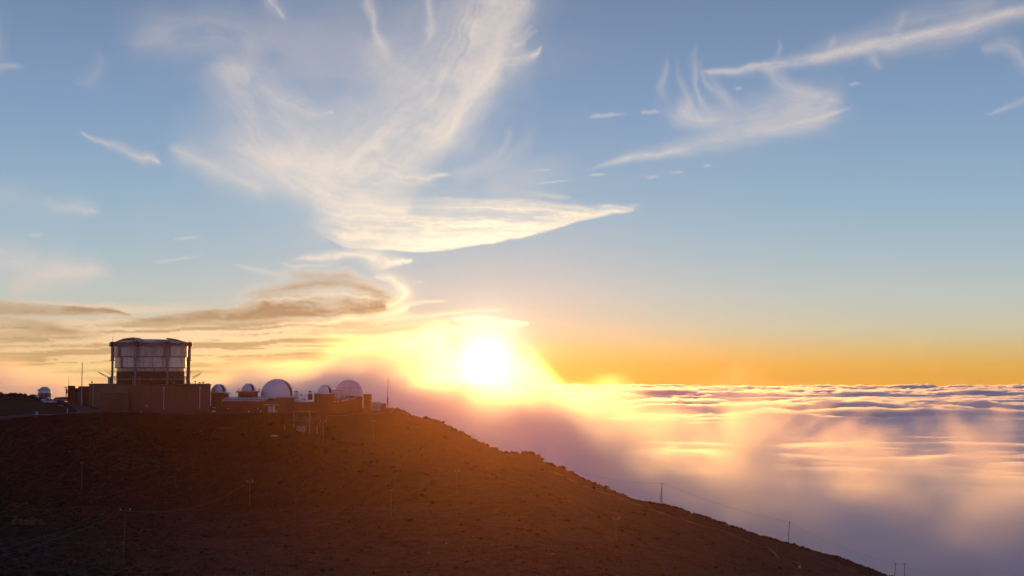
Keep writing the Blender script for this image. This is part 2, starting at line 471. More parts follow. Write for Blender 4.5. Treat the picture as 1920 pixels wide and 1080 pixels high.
def ground_z(X, Y):
    """height of the mountain at a place"""
    px = 960 + FPX * X / Y
    j = int(np.clip(np.searchsorted(HX, px), 1, len(HX) - 1)); f = (px - HX[j - 1]) / (HX[j] - HX[j - 1])
    a = np.interp(Y, TY[:, j - 1], TZ[:, j - 1]); b = np.interp(Y, TY[:, j], TZ[:, j])
    return float(a * (1 - f) + b * f)
def land(x, y, dmin=60.0):
    """first point of the mountain on the line of sight through photograph pixel (x, y)"""
    a, u = D(x, y)
    j = int(np.clip(np.searchsorted(HX, 960 + a * FPX), 1, len(HX) - 1))
    d = TY[:, j]; z = TZ[:, j]
    for k in range(1, len(d)):
        if d[k] < dmin: continue
        s0 = z[k - 1] - u * d[k - 1]; s1 = z[k] - u * d[k]
        if s0 < 0 <= s1:
            t = s0 / (s0 - s1); dd = d[k - 1] + t * (d[k] - d[k - 1])
            return Vector((a * dd, dd, u * dd))
    # above the crest: stand on the crest
    k = int(np.argmax(np.where(d > dmin, z / np.maximum(d, 1), -9)))
    return Vector((a * d[k], d[k], z[k]))

# ------------------------------------------------------------------ loose rocks
def rocks(name, n, xr, yr, sr, mat, seed, label):
    r = np.random.default_rng(seed)
    ico = bmesh.new(); bmesh.ops.create_icosphere(ico, subdivisions=1, radius=1.0)
    V0 = np.array([v.co[:] for v in ico.verts]); F0 = np.array([[v.index for v in f.verts] for f in ico.faces]); ico.free()
    VV, FF = [], []; k = 0
    while k < n:
        x = r.uniform(*xr); y = r.uniform(*yr)
        c = float(fbm(np.array([x / 55.]), np.array([y / 30.]), 3, seed=seed)[0])
        if c < .5 and r.random() > .12: continue
        p = land(x, y)
        if p.y < 60: continue
        s = sr[0] + (sr[1] - sr[0]) * r.random() ** 4
        v = V0 * (1 + r.uniform(-.28, .28, (len(V0), 1))) * np.array([s, s * r.uniform(.6, 1.1), s * r.uniform(.45, .8)])
        a = r.uniform(0, 6.28); ca, sa = math.cos(a), math.sin(a)
        v = v @ np.array([[ca, sa, 0], [-sa, ca, 0], [0, 0, 1]])
        VV.append(v + np.array([p.x, p.y, ground_z(p.x, p.y) + s * .12])); FF.append(F0 + len(V0) * k); k += 1
    o = mesh_np(name, np.concatenate(VV), np.concatenate(FF), mat)
    return tag(o, label, kind='stuff')
rocks('loose_rocks', 5200, (-60, 1960), (790, 1080), (.18, 1.1), M['rock'], 5, 'loose dark lava rocks scattered over the cinder slope')
rocks('boulder_field', 3600, (-60, 330), (800, 1080), (.25, 1.5), M['rock'], 6, 'rough dark boulders and scrub on the slope at lower left')
rocks('pale_rocks', 260, (20, 90), (945, 985), (.15, .55), M['rockp'], 8, 'patch of paler broken rocks low on the left slope')
rocks('pale_pebbles', 500, (-60, 1300), (800, 1078), (.12, .42), M['rockp'], 9, 'scattered small pale stones on the cinder slope')
def crest_rocks():
    r = np.random.default_rng(14)
    ico = bmesh.new(); bmesh.ops.create_icosphere(ico, subdivisions=1, radius=1.0)
    V0 = np.array([v.co[:] for v in ico.verts]); F0 = np.array([[v.index for v in f.verts] for f in ico.faces]); ico.free()
    VV, FF = [], []
    for k in range(900):
        x = r.uniform(738, 1700) if k > 160 else r.uniform(-60, 88)
        yc = float(np.interp(x, crest_pts[:, 0], crest_pts[:, 1])); d = float(np.interp(x, keysX, crestD)) + r.uniform(-8, 6)
        X = (x - 960) / FPX * d
        s = .18 + .85 * r.random() ** 3.2
        v = V0 * (1 + r.uniform(-.3, .3, (len(V0), 1))) * np.array([s * r.uniform(.8, 1.5), s, s * r.uniform(.5, 1.0)])
        VV.append(v + np.array([X, d, ground_z(X, d) + s * .25])); FF.append(F0 + len(V0) * k)
    return tag(mesh_np('crest_rocks', np.concatenate(VV), np.concatenate(FF), M['rock']), 'small dark rocks and scrub along the crest of the ridge', kind='stuff')
crest_rocks()

# ------------------------------------------------------------------ strips laid on the ground
def strip(name, pts, width, mat, label, lift=.05):
    """pts: list of ground positions (Vector)"""
    P_ = []
    for a, b in zip(pts[:-1], pts[1:]):
        m_ = max(2, int((b - a).length / 3))
        P_ += [a.lerp(b, i / m_) for i in range(m_)]
    P_.append(pts[-1])
    for _ in range(12):
        P_ = [P_[0]] + [(P_[i - 1] + P_[i] * 2 + P_[i + 1]) / 4 for i in range(1, len(P_) - 1)] + [P_[-1]]
    V, F = [], []
    for i, p in enumerate(P_):
        t = (P_[min(i + 1, len(P_) - 1)] - P_[max(i - 1, 0)]); t.z = 0; t.normalize(); n_ = Vector((-t.y, t.x, 0))
        w_ = width(i / (len(P_) - 1)) if callable(width) else width
        for s in (-1, -.5, 0, .5, 1):
            q = p + n_ * w_ * .5 * s
            V.append((q.x, q.y, ground_z(q.x, q.y) + lift))
        if i:
            a = (i - 1) * 5
            F += [(a + k, a + k + 1, a + k + 6, a + k + 5) for k in range(4)]
    return tag(mesh_np(name, V, F, mat), label, kind='structure')
def G3(x, d):
    X = (x - 960) / FPX * d
    return Vector((X, d, ground_z(X, d)))
road_pts = [G3(-60, 538), G3(0, 540), G3(60, 541), G3(120, 541), G3(170, 541), G3(240, 542), G3(330, 541), G3(420, 541), G3(500, 542)]
strip('road', road_pts, 5.5, M['road'], 'asphalt road running in front of the telescope buildings', .22)
strip('road_branch', [G3(168, 543), G3(172, 556), G3(162, 575), G3(148, 592), G3(128, 605)], lambda t: 9 - 2 * t, M['road'], 'branch of the road curving up beside the left end of the building', .20)
strip('dirt_track', [land(1030, 885), land(1100, 915), land(1180, 941), land(1240, 962), land(1290, 978), land(1330, 990), land(1370, 1002), land(1400, 1013), land(1450, 1034), land(1500, 1058)], 1.3, M['track'], 'thin pale track running down just below the ridge line', .12)

# ------------------------------------------------------------------ mesh builders for things
class MB:
    def __init__(s): s.v = []; s.f = []
    def add(s, v, f):
        n = len(s.v); s.v += [tuple(q) for q in v]; s.f += [tuple(i + n for i in q) for q in f]; return s
    def box(s, x0, x1, y0, y1, z0, z1):
        v = [(x, y, z) for x in (x0, x1) for y in (y0, y1) for z in (z0, z1)]
        return s.add(v, [(0, 1, 3, 2), (4, 6, 7, 5), (0, 4, 5, 1), (2, 3, 7, 6), (0, 2, 6, 4), (1, 5, 7, 3)])
    def bar(s, a, b, r, n=6, r2=None):
        a = Vector(a); b = Vector(b); t = (b - a).normalized(); r2 = r if r2 is None else r2
        u = t.cross(Vector((0, 0, 1))); u = u if u.length > 1e-3 else Vector((1, 0, 0)); u.normalize(); w = t.cross(u)
        v = [a + (u * math.cos(6.28318 * i / n) + w * math.sin(6.28318 * i / n)) * r for i in range(n)] + \
            [b + (u * math.cos(6.28318 * i / n) + w * math.sin(6.28318 * i / n)) * r2 for i in range(n)]
        f = [(i, (i + 1) % n, (i + 1) % n + n, i + n) for i in range(n)] + [tuple(range(n))[::-1], tuple(range(n, 2 * n))]
        return s.add(v, f)
    def lathe(s, prof, n=48, c=(0, 0, 0), a0=0.0, a1=2 * math.pi, close=True):
        full = abs(a1 - a0 - 2 * math.pi) < 1e-4
        m = n if full else n + 1; v = []; f = []
        for i in range(m):
            a = a0 + (a1 - a0) * i / n
            for r, z in prof: v.append((c[0] + r * math.sin(a), c[1] - r * math.cos(a), c[2] + z))
        k = len(prof)
        for i in range(n):
            j = (i + 1) % m
            for q in range(k - 1): f.append((i * k + q, j * k + q, j * k + q + 1, i * k + q + 1))
        return s.add(v, f)
    def build(s, name, mat, parent=None, smooth=False):
        me = bpy.data.meshes.new(name); me.from_pydata(s.v, [], s.f); me.materials.append(mat)
        bm = bmesh.new(); bm.from_mesh(me); bmesh.ops.recalc_face_normals(bm, faces=bm.faces); bm.to_mesh(me); bm.free()
        if smooth:
            me.shade_smooth()
            try: me.set_sharp_from_angle(angle=math.radians(35))
            except Exception: pass
        return link(bpy.data.objects.new(name, me), parent)
def thing(name, loc, label, cat, group=None, rz=0.0):
    return tag(empty(name, loc, rz), label, cat, group)

# ================================================================== the large observatory
S = 550.0 / FPX
def XZ(x, y, d): p = P(x, y, d); return p.x, p.z
base_z = P(300, 770, 550).z - 1.2
GZ = base_z
main = thing('observatory_building', (0, 0, 0), 'long windowless brown building below the big telescope drum', 'building')
xr_ = XZ(395, 720, 550)[0]; xl_ = XZ(240, 720, 550)[0]; xll = XZ(167, 720, 600)[0]; zt = XZ(300, 721, 550)[1]
def prism(poly, z0, z1):
    m = MB(); n = len(poly)
    m.add([(x, y, z0) for x, y in poly] + [(x, y, z1) for x, y in poly], [(i, (i + 1) % n, (i + 1) % n + n, i + n) for i in range(n)] + [tuple(range(n)), tuple(range(n, 2 * n))])
    return m
fp = [(xll, 600), (xl_, 550), (xr_, 550), (xr_ - 11.5, 606), (xll + 3, 612)]
prism(fp, GZ, zt - .35).build('wall', M['wall'], main)
prism([(x + (.25 if x > -120 else -.25), y + (-.25 if y < 570 else (.2 if y > 601 else 0))) for x, y in fp], zt - .35, zt).build('parapet', M['wall2'], main)
# shallow wall bays: joints between the concrete panels, 20 px apart
for i in range(1, 7):
    x = xl_ + (xr_ - xl_) * i / 7
    MB().box(x - .05, x + .05, 549.93, 550.02, GZ, zt - .36).build('joint', M['wall3'], main)
for x, y0, y1 in ((307.5, 726, 767), (375, 726, 766)):
    X, _ = XZ(x, 740, 550)
    MB().bar((X, 549.8, XZ(x, y1, 550)[1]), (X, 549.8, XZ(x, y0, 550)[1]), .13, 8).box(X - .28, X + .28, 549.6, 549.99, XZ(x, y0 + 1, 550)[1] - .2, XZ(x, y0 + 1, 550)[1] + .3).build('downpipe', M['trim'], main)
# low block against the oblique face
a0 = XZ(195, 737, 552); a1 = XZ(237, 766, 545)
lowb = MB(); lowb.box(a0[0], a1[0], 546.5, 566, GZ, P(215, 737, 548).z)
lowb.build('garage', M['wall'], main)
MB().box(a0[0] - .15, a1[0] + .15, 546.3, 566, P(215, 737, 548).z, P(215, 737, 548).z + .2).build('garage_roof', M['wall2'], main)
dx = XZ(214, 750, 546)[0]
MB().box(dx - 1.9, dx + 1.9, 546.40, 546.49, GZ, P(215, 747, 548).z).build('roller_door', M['wall2'], main)
X, Z = XZ(275, 761, 550)
MB().box(X - .25, X + .25, 549.75, 549.98, Z - .12, Z + .12).build('wall_lamp', M['trim'], main)
for x, y in ((172.5, 717), (355, 718), (374.5, 717.5), (381, 717), (366, 716)):
    q = P(x, y, 552)
    MB().bar((q.x, 552, zt), (q.x, 552, q.z), .07).box(q.x - .28, q.x + .28, 551.8, 552.2, q.z - .15, q.z + .3).build('roof_lamp', M['dark'], main)
X, Z = XZ(175, 740, 594); 
MB().bar((X, 594.0, GZ), (X, 594.0, P(175, 723, 594).z), .12).build('downpipe', M['trim'], main)

# ---- drum telescope dome standing on the building
drum = thing('telescope_drum_dome', (P(282, 721, 576).x, 576, zt), 'huge round metal-clad telescope drum ringed by tall steel posts', 'telescope dome')
DC_ = 576.0
def h(y): return P(282, y, DC_ - 12).z - zt          # height above the roof
px = (DC_) / FPX
MB().lathe([(62 * px, 0), (62 * px, h(696))], 64).lathe([(0, h(696)), (62 * px, h(696))], 64).build('base_wall', M['dark'], drum)
MB().lathe([(63.6 * px, h(712)), (64.6 * px, h(712)), (64.6 * px, h(710)), (63.6 * px, h(710)), (63.6 * px, h(712))], 64).build('catwalk_rail', M['post'], drum)
for x in (265, 278, 324, 334):
    s = (x - 282) / 64.0
    a = math.asin(max(-1, min(1, s))); r = 65.5 * px
    MB().bar((r * math.sin(a), -r * math.cos(a), 0), (r * math.sin(a), -r * math.cos(a), h(706)), .2).build('rail_post', M['post'], drum)
def tier(r, y0, y1, n, mat, off, nm='shell_panel'):
    for i in range(n):
        a0_ = 2 * math.pi * (i + off) / n; gap = .07 / r
        rr = r + random.uniform(-.03, .03)
        m = MB(); m.lathe([(rr - .25, h(y0)), (rr, h(y0)), (rr, h(y1)), (rr - .25, h(y1)), (rr - .25, h(y0))], 4, a0=a0_ + gap, a1=a0_ + 2 * math.pi / n - gap)
        m.build(nm, mat, drum, smooth=True)
tier(61.2 * px, 696, 689.6, 24, M['clad'], .3, 'skirt_panel')
tier(65.2 * px, 689, 679.1, 24, M['clad2'], .1)
tier(65.2 * px, 678.9, 669, 24, M['clad2'], .1)
tier(67.6 * px, 668.6, 658.1, 24, M['clad'], .35)
tier(67.6 * px, 657.9, 648, 24, M['clad'], .35)
MB().lathe([(60.9 * px, h(696.4)), (60.9 * px, h(645))], 64).build('inner_drum', M['dark'], drum)
for y, r in ((689.3, 66), (668.8, 68.4), (648, 68.6)):
    MB().lathe([((r - 1.2) * px, h(y) - .12), (r * px, h(y) - .12), (r * px, h(y) + .1), ((r - 1.2) * px, h(y) + .1)], 64).build('rim', M['dark'], drum)
for x, y0, y1, w_, r_ in ((229, 668, 648, 4.5, 67.6), (323, 668, 648, 4.0, 67.6), (232.5, 689, 669, 3.2, 65.2), (321, 689, 669, 3.4, 65.2)):
    a = math.asin((x - 276) / 70.0); dw = w_ / r_ / 2 / math.cos(a); rr = (r_ + .6) * px
    MB().lathe([(rr - .1, h(y0)), (rr + .12, h(y0)), (rr + .12, h(y1)), (rr - .1, h(y1))], 3, a0=a - dw, a1=a + dw).build('vertical_rib', M['post'], drum)
# ring gantry
for y, r0, r1, th in ((648.2, 68, 76.5, .35), (643.5, 70, 76.5, .18)):
    MB().lathe([(r0 * px, h(y)), (r1 * px, h(y)), (r1 * px, h(y) + th), (r0 * px, h(y) + th), (r0 * px, h(y))], 72).build('ring_gantry', M['post'], drum)
MB().lathe([(69.6 * px, h(648)), (69.6 * px, h(641.5))], 64).build('gantry_fascia', M['post'], drum)
for i in range(36):
    a = 2 * math.pi * i / 36; r = 75.5 * px
    MB().bar((r * math.sin(a), -r * math.cos(a), h(648)), (r * math.sin(a), -r * math.cos(a), h(641.8)), .09, 5).build('gantry_strut', M['post'], drum)
# eight posts
for k in range(8):
    a = math.radians(-98 + 45 * k); r = 75 * px
    x_, y_ = r * math.sin(a), -r * math.cos(a)
    po = MB(); w_ = .5
    po.box(x_ - w_, x_ + w_, y_ - w_, y_ + w_, h(676), h(642)).box(x_ - .34, x_ + .34, y_ - .34, y_ + .34, 0, h(676)).build('post', M['post'], drum)
    co = MB()
    for yy in (675.5, 697): co.box(x_ - .85, x_ + .85, y_ - .6, y_ + .6, h(yy) - .1, h(yy) + .12)
    co.build('post_collar', M['post'], drum)
    MB().box(x_ - .75, x_ + .75, y_ - .7, y_ + .7, h(649), h(640.5)).build('post_head', M['dark'], drum)
    if k in (0, 4): MB().bar((x_, y_, h(640)), (x_, y_, h(629 if k == 0 else 636)), .07, 5).build('lightning_rod', M['dark'], drum)
# low roof of wedges with two raised leaves
for i in range(16):
    a0_ = 2 * math.pi * i / 16
    m = MB(); g_ = .004
    m.lathe([(69 * px, h(641.5)), (52 * px, h(637.6)), (28 * px, h(635.2)), (.3, h(634.4))], 4, a0=a0_ + g_, a1=a0_ + 2 * math.pi / 16 - g_)
    m.build('roof_panel', M['post'] if i % 2 else M['clad'], drum, smooth=True)
for s, x0, x1, xt, yt in ((-1, 216, 262, 254, 631.6), (1, 312, 351, 317, 632.6)):
    # raised shutter leaf lying on the roof
    V = []
    for x, y in ((x0, 641), (x0 + (x1 - x0) * (.45 if s < 0 else .55), 634.2 if s < 0 else 636.0), (xt, yt), (x1, 634.8 if s < 0 else 641.2)):
        for dy in (-1, 1):
            V.append(((x - 282) * px, dy * 5.5 * (1 if abs(x - 282) < 50 else .6), h(y)))
    Vb = [(a, b, c - .5) for a, b, c in V]
    f = [(0, 1, 3, 2), (2, 3, 5, 4), (4, 5, 7, 6)]; n8 = 8
    f2 = [tuple(i + n8 for i in q[::-1]) for q in f]
    sides = [(0, 2, 10, 8), (2, 4, 12, 10), (4, 6, 14, 12), (1, 9, 11, 3), (3, 11, 13, 5), (5, 13, 15, 7), (0, 8, 9, 1), (6, 7, 15, 14)]
    MB().add(V + Vb, f + f2 + sides).build('roof_leaf', M['post'], drum)
# maintenance platforms and booms either side
for pts in (((184, 697), (206, 707)), ((187, 699), (206, 710)), ((201, 697), (214, 706)), ((362, 707), (378, 699)), ((361, 711), (375, 702)), ((352, 704), (356, 698))):
    (xa, ya), (xb, yb) = pts
    MB().bar(((xa - 282) * px, -1, h(ya)), ((xb - 282) * px, -1, h(yb)), .1, 5).build('boom', M['dark'], drum)
for xa, xb in ((209, 220), (347, 355)):
    m = MB(); 
    for yy in (710.5, 708, 705.5): m.bar(((xa - 282) * px, -1, h(yy)), ((xb - 282) * px, -1, h(yy)), .1, 5)
    for q in range(4): 
        xx = xa + (xb - xa) * q / 3; m.bar(((xx - 282) * px, -1, h(720)), ((xx - 282) * px, -1, h(705)), .1, 5)
    m.build('side_platform', M['post'], drum)
MB().box((205 - 282) * px, (208.6 - 282) * px, -2, 1, 0, h(707)).build('post_cabinet', M['trim'], drum)

# ---- stair tower with open frame left of the building
tw = thing('stair_tower', (P(137, 750, 606).x, 606, GZ), 'low dark tower with an open barred frame at the left end of the building', 'tower')
o = tw.location
def bxp(m, x0, y0, x1, y1, d, depth, o):
    """box whose front face fills the photograph rectangle at distance d (rows top y0, bottom y1)"""
    a = P(x0, y0, d); b = P(x1, y1, d)
    sh = (D(x1, y0)[0] if x1 < 960 else D(x0, y0)[0]) * depth      # the walls run back at the bearing they are seen from
    x_0, x_1, y_0, y_1, z_0, z_1 = a.x - o.x, b.x - o.x, d - o.y, d + depth - o.y, b.z - o.z, a.z - o.z
    v = [(x_0, y_0, z_0), (x_0, y_0, z_1), (x_0 + sh, y_1, z_0), (x_0 + sh, y_1, z_1), (x_1, y_0, z_0), (x_1, y_0, z_1), (x_1 + sh, y_1, z_0), (x_1 + sh, y_1, z_1)]
    return m.add(v, [(0, 1, 3, 2), (4, 6, 7, 5), (0, 4, 5, 1), (2, 3, 7, 6), (0, 2, 6, 4), (1, 5, 7, 3)])
bxp(MB(), 127, 723.5, 140.5, 756, 603, 10, o).build('tower_block', M['wall3'], tw)
bxp(MB(), 147, 724.5, 169, 759, 606, 9, o).build('link_wall', M['wall'], tw)
bxp(MB(), 140.5, 728, 147, 733.5, 607, 8, o).build('bridge_panel', M['wall2'], tw)
bxp(MB(), 140.5, 733.5, 147, 756, 610, 3, o).build('recess', M['dark'], tw)
for i in range(6): bxp(MB(), 138.5, 736 + i * 3.1, 153, 736.7 + i * 3.1, 602.5, .15, o).build('rail_bar', M['post'], tw)
for x in (138.6, 145.6, 152.4): bxp(MB(), x, 734.5, x + .7, 754, 602.3, .15, o).build('frame_post', M['post'], tw)
m = MB(); bxp(m, 123.4, 726, 124.6, 748, 602, .3, o); bxp(m, 119.5, 725.5, 126, 726.8, 602, .3, o); bxp(m, 121, 730, 126, 730.8, 602, .3, o); bxp(m, 124, 731, 126.5, 738, 602, .8, o)
m.build('lamp_bracket', M['dark'], tw)
mast = thing('thin_mast', P(129, 724, 604), 'short thin mast rising from the dark tower block', 'mast')
MB().bar((0, 0, 0), (0, 0, P(129, 706, 604).z - mast.location.z), .10, 6, .06).build('rod', M['dark'], mast)
fpole_p = P(153, 756, 596); fpole_p.z = ground_z(fpole_p.x, 596) - .2
fp_ = thing('flagpole', fpole_p, 'tall pale bare pole in front of the stair tower', 'pole')
MB().bar((0, 0, 0), (0, 0, P(153, 679, 596).z - fpole_p.z), .26, 8, .12).build('shaft', M['trim'], fp_)
MB().lathe([(.0, 0), (.5, 0), (.5, .3), (.2, .5)], 10).build('footing', M['trim'], fp_)

# ================================================================== small slit domes
def slit_dome(par, c, r, phi, w=.23, skirt=0.0, mat=None, back=115, bands=True, uoff=0.0, lip=True):
    """hemisphere with an opening whose centre line looks towards azimuth phi (0 = the camera, + = right)"""
    mat = mat or M['white']
    f_ = Vector((math.sin(phi), -math.cos(phi), 0)); a_ = Vector((math.cos(phi), math.sin(phi), 0)); z_ = Vector((0, 0, 1)); c = Vector(c)
    def shell(R, us, psis):
        V, F = [], []
        for u in us:
            s_ = math.sqrt(max(0, 1 - u * u))
            for q in psis: V.append(c + R * (a_ * u + s_ * (f_ * math.cos(q) + z_ * math.sin(q))) + z_ * skirt)
        k = len(psis)
        for i in range(len(us) - 1):
            for j in range(k - 1): F.append((i * k + j, i * k + j + 1, (i + 1) * k + j + 1, (i + 1) * k + j))
        return V, F
    full = [math.pi * i / 32 for i in range(33)]
    left = [-math.cos(math.pi / 2 * i / 14) for i in range(15)]
    lo, hi = uoff - w, uoff + w
    ul = [-1 + (lo + 1) * math.sin(math.pi / 2 * i / 14) ** 1.0 if False else -1 + (lo + 1) * (i / 14) ** 1.6 for i in range(15)]
    ur = [1 - (1 - hi) * (i / 10) ** 1.6 for i in range(11)]
    m = MB(); m.add(*shell(r, ul, full)); m.add(*shell(r, ur, full))
    bk = [math.radians(back) + (math.pi - math.radians(back)) * i / 8 for i in range(9)]
    m.add(*shell(r, [lo, uoff, hi], bk))
    if skirt: m.lathe([(r, 0), (r, skirt)], 40, c=c)
    m.build('dome_shell', mat, par, smooth=True)
    MB().add(*shell(r * .93, [-1 + 2 * i / 12 for i in range(13)], full)).build('opening', M['slit'], par, smooth=True)
    arc = [math.radians(back + 4) * i / 20 for i in range(21)]
    if bands:
        for u0, u1 in ((lo - .16, lo), (hi, hi + .07)):
            V1, F1 = shell(r * 1.045, [u0, u1], arc); V2, F2 = shell(r * .95, [u0, u1], arc)
            n1 = len(V1); k = len(arc)
            side = [(j, j + 1, n1 + j + 1, n1 + j) for j in range(k - 1)] + [(k + j, n1 + k + j, n1 + k + j + 1, k + j + 1) for j in range(k - 1)]
            MB().add(V1 + V2, F1 + [tuple(i + n1 for i in q) for q in F2] + side + [(0, k, n1 + k, n1), (k - 1, n1 + k - 1, n1 + 2 * k - 1, 2 * k - 1)]).build('shutter_arch', M['white'], par, smooth=True)
    MB().lathe([(r * 1.0, -.25), (r * 1.06, -.25), (r * 1.06, .12), (r * 1.0, .12)], 40, c=c).build('base_ring', M['trim'], par)

def small_observatory(x, ybase, rpx, ytop, d, phi, label, tower, name='telescope_dome', cat='telescope dome', **kw):
    c = P(x, ybase, d)
    t = thing(name, (c.x, c.y, c.z), label, cat)
    r = rpx * d / FPX
    hgt = P(x, ytop, d).z - c.z
    slit_dome(t, (0, 0, 0), r, phi, skirt=max(0.0, hgt - r), **kw)
    return t

# dark block between the big building and the first small dome
t = thing('equipment_block', (P(405, 770, 556).x, 556, GZ), 'dark brown block squeezed between the big building and the long low one', 'building'); o = t.location
bxp(MB(), 395.6, 737.5, 416, 776, 554, 14, o).build('wall', M['wall3'], t)
bxp(MB(), 395.8, 737, 416.4, 738.2, 553.8, 14.4, o).build('parapet', M['dark'], t)
for y in (755.5, 768): bxp(MB(), 397, y, 407, y + 1.2, 553.8, .19, o).build('louvre', M['dark'], t)
bxp(MB(), 397, 770, 405, 773, 552.6, 1.2, o).build('step', M['trim'], t)
for x in (398, 402): bxp(MB(), x, 763.5, x + 2.2, 765, 553.7, .29, o).build('window', M['roof'], t)

d1 = small_observatory(410.5, 736.5, 14.6, 720.3, 578, math.radians(50), 'small white slit dome hard against the right end of the big brown building', None)
t = d1; o = t.location
bxp(MB(), 404, 738.6, 429, 748.5, 572, 12, o).build('tower', M['wall2'], t)
bxp(MB(), 421, 737.0, 431, 738.4, 571, 13, o).build('balcony', M['trim'], t)
for x in (422, 426, 430.5): bxp(MB(), x, 734.5, x + .4, 737, 571, .08, o).build('balcony_post', M['trim'], t)
bxp(MB(), 395.6, 736.9, 421, 749, 573.2, 11, o).build('tower', M['wall3'], t)

d2 = small_observatory(466.5, 733.6, 13.2, 719.3, 585, math.radians(47), 'small white slit dome on a square flat platform behind the pale roof', None)
t = d2; o = t.location
bxp(MB(), 446.5, 736, 472, 750, 577, 16, o).build('tower', M['dark'], t)
bxp(MB(), 472, 736, 483.5, 750, 577.3, 15, o).build('tower', M['wall2'], t)  # side face of the tower, its brighter lighting put into a paler colour
bxp(MB(), 442, 734.6, 487.5, 736, 575, 20, o).build('platform', M['dark'], t)
m = MB()
for x in list(range(443, 453, 3)) + list(range(478, 489, 3)): bxp(m, x, 731.2, x + .45, 734.6, 575.1, .1, o)
bxp(m, 442, 731.0, 452, 731.5, 575.1, .1, o); bxp(m, 477, 731.0, 487.5, 731.5, 575.1, .1, o)
m.build('guard_rail', M['trim'], t)
for x, y in ((447.5, 730), (485.5, 730)): bxp(MB(), x - 1, y - .7, x + 1.3, y + 2, 576, .4, o).build('weather_sensor', M['dark'], t)

# long low building
t = thing('long_low_building', (P(460, 775, 556).x, 556, GZ), 'long low red-brown building with a pale flat roof and a pale doorway', 'building'); o = t.location
bxp(MB(), 416.4, 749, 492, 778, 555, 20, o).build('wall', M['wall3'], t)
bxp(MB(), 492, 752, 524, 780, 556, 18, o).build('wall', M['wall2'], t)
a, b = P(415, 749.6, 554.4), P(494, 749.6, 554.4); c_, d_ = P(507, 745.0, 575), P(426, 744.6, 575)
V = [a - o, b - o, c_ - o, d_ - o]; V = [Vector(v) for v in V]
MB().add(V + [v - Vector((0, 0, .5)) for v in V], [(0, 1, 2, 3), (7, 6, 5, 4), (0, 4, 5, 1), (1, 5, 6, 2), (2, 6, 7, 3), (3, 7, 4, 0)]).build('roof', M['roof'], t)
for i in range(9): bxp(MB(), 424 + i * 7.6, 750.6, 424.5 + i * 7.6, 776, 554.95, .06, o).build('wall_joint', M['wall2'], t)
bxp(MB(), 503, 762, 509.5, 777.5, 555.7, .29, o).build('door', M['roof'], t)  # doors in paler colours than the wall
bxp(MB(), 511, 761, 515.2, 777.5, 555.7, .29, o).build('door', M['trim'], t)
bxp(MB(), 496, 758.6, 524, 759.6, 554.6, 1.4, o).build('canopy', M['trim'], t)
for x, y in ((427, 765), (482, 752.5), (482.2, 766)): bxp(MB(), x, y, x + 2, y + 1.6, 554.7, .29, o).build('wall_lamp', M['trim'], t)
for x in (488, 517.5): bxp(MB(), x, 769.5, x + 1.6, 778, 553.5, .3, o).build('door_post', M['trim'], t)
bxp(MB(), 465, 770.5, 468, 775, 553.8, .6, o).build('meter_box', M['trim'], t)

# big smooth dome
d3 = small_observatory(520, 745, 31, 710.4, 582, math.radians(66), 'largest smooth pale dome with a dark closed slit down its right side', None, w=.13, back=100, bands=False)
t = d3; o = t.location
MB().lathe([(31 * 582 / FPX, -.1), (31 * 582 / FPX, GZ - o.z)], 40).build('drum_wall', M['wall3'], t, smooth=True)
bxp(MB(), 518, 746, 552.5, 778, 563, 12, o).build('front_wall', M['wall2'], t)
bxp(MB(), 546, 742.5, 552.5, 744.3, 578, 1, o).build('ledge', M['trim'], t)

# small domes and flat roof behind
t = thing('instrument_dome', P(556.5, 743, 592), 'tiny pale dome just right of the largest dome', 'telescope dome')
r = 5.2 * 592 / FPX
MB().lathe([(r, -1.2), (r, .4), (r * .92, .9), (r * .7, 1.5), (r * .35, 1.85), (.02, 1.95)], 20).build('dome_shell', M['white'], t, smooth=True)
MB().box(-r * .9, r * .2, -r * .5, r * .5, 1.75, 2.1).build('dome_hatch', M['dark'], t)
t = thing('instrument_turret', P(581.3, 750, 588), 'narrow upright pinkish turret standing left of the third slit dome', 'telescope dome')
r = 4.3 * 588 / FPX; hh = 11 * 588 / FPX
MB().lathe([(r, 0), (r, hh)], 20).build('drum_wall', M['wall2'], t)
MB().lathe([(r * 1.05, hh), (r * 1.05, hh + .25), (r * .9, hh + .6), (r * .5, hh + .95), (.02, hh + 1.05)], 20).build('dome_shell', M['white'], t, smooth=True)
MB().box(-r * .6, r * .6, -r * .9, r * .4, hh + .85, hh + 1.15).build('dome_hatch', M['dark'], t)
MB().box(r * 1.05, r * 1.25, -.3, .3, .1, 6.3 * .2 * 1.5).build('ladder_rail', M['trim'], t)
t = thing('service_building', (P(572, 770, 560).x, 560, GZ), 'low brown building linking the largest dome and the third slit dome', 'building'); o = t.location
bxp(MB(), 552.8, 756, 590, 776, 562, 22, o).build('wall', M['wall3'], t)
bxp(MB(), 552.6, 755.2, 590, 756.3, 561.6, 22, o).build('parapet', M['wall2'], t)
bxp(MB(), 553, 750.5, 577, 755.2, 575, 10, o).build('roof_plant', M['white'], t)
bxp(MB(), 566, 747, 574, 750.5, 577, 4, o).build('roof_plant', M['roof'], t)
for x in range(563, 580, 4): bxp(MB(), x, 740, x + .4, 750, 580, .1, o).build('rail_post', M['trim'], t)
bxp(MB(), 562, 741.6, 579, 742.1, 579.8, .1, o).build('rail', M['trim'], t)
bxp(MB(), 564, 738.5, 565.6, 742, 579.5, .5, o).build('weather_sensor', M['dark'], t)
for x, w_ in ((558, 3), (566, 3), (574, 3), (582, 3)): bxp(MB(), x, 761, x + w_, 764.2, 561.8, .19, o).build('window', M['dark'], t)

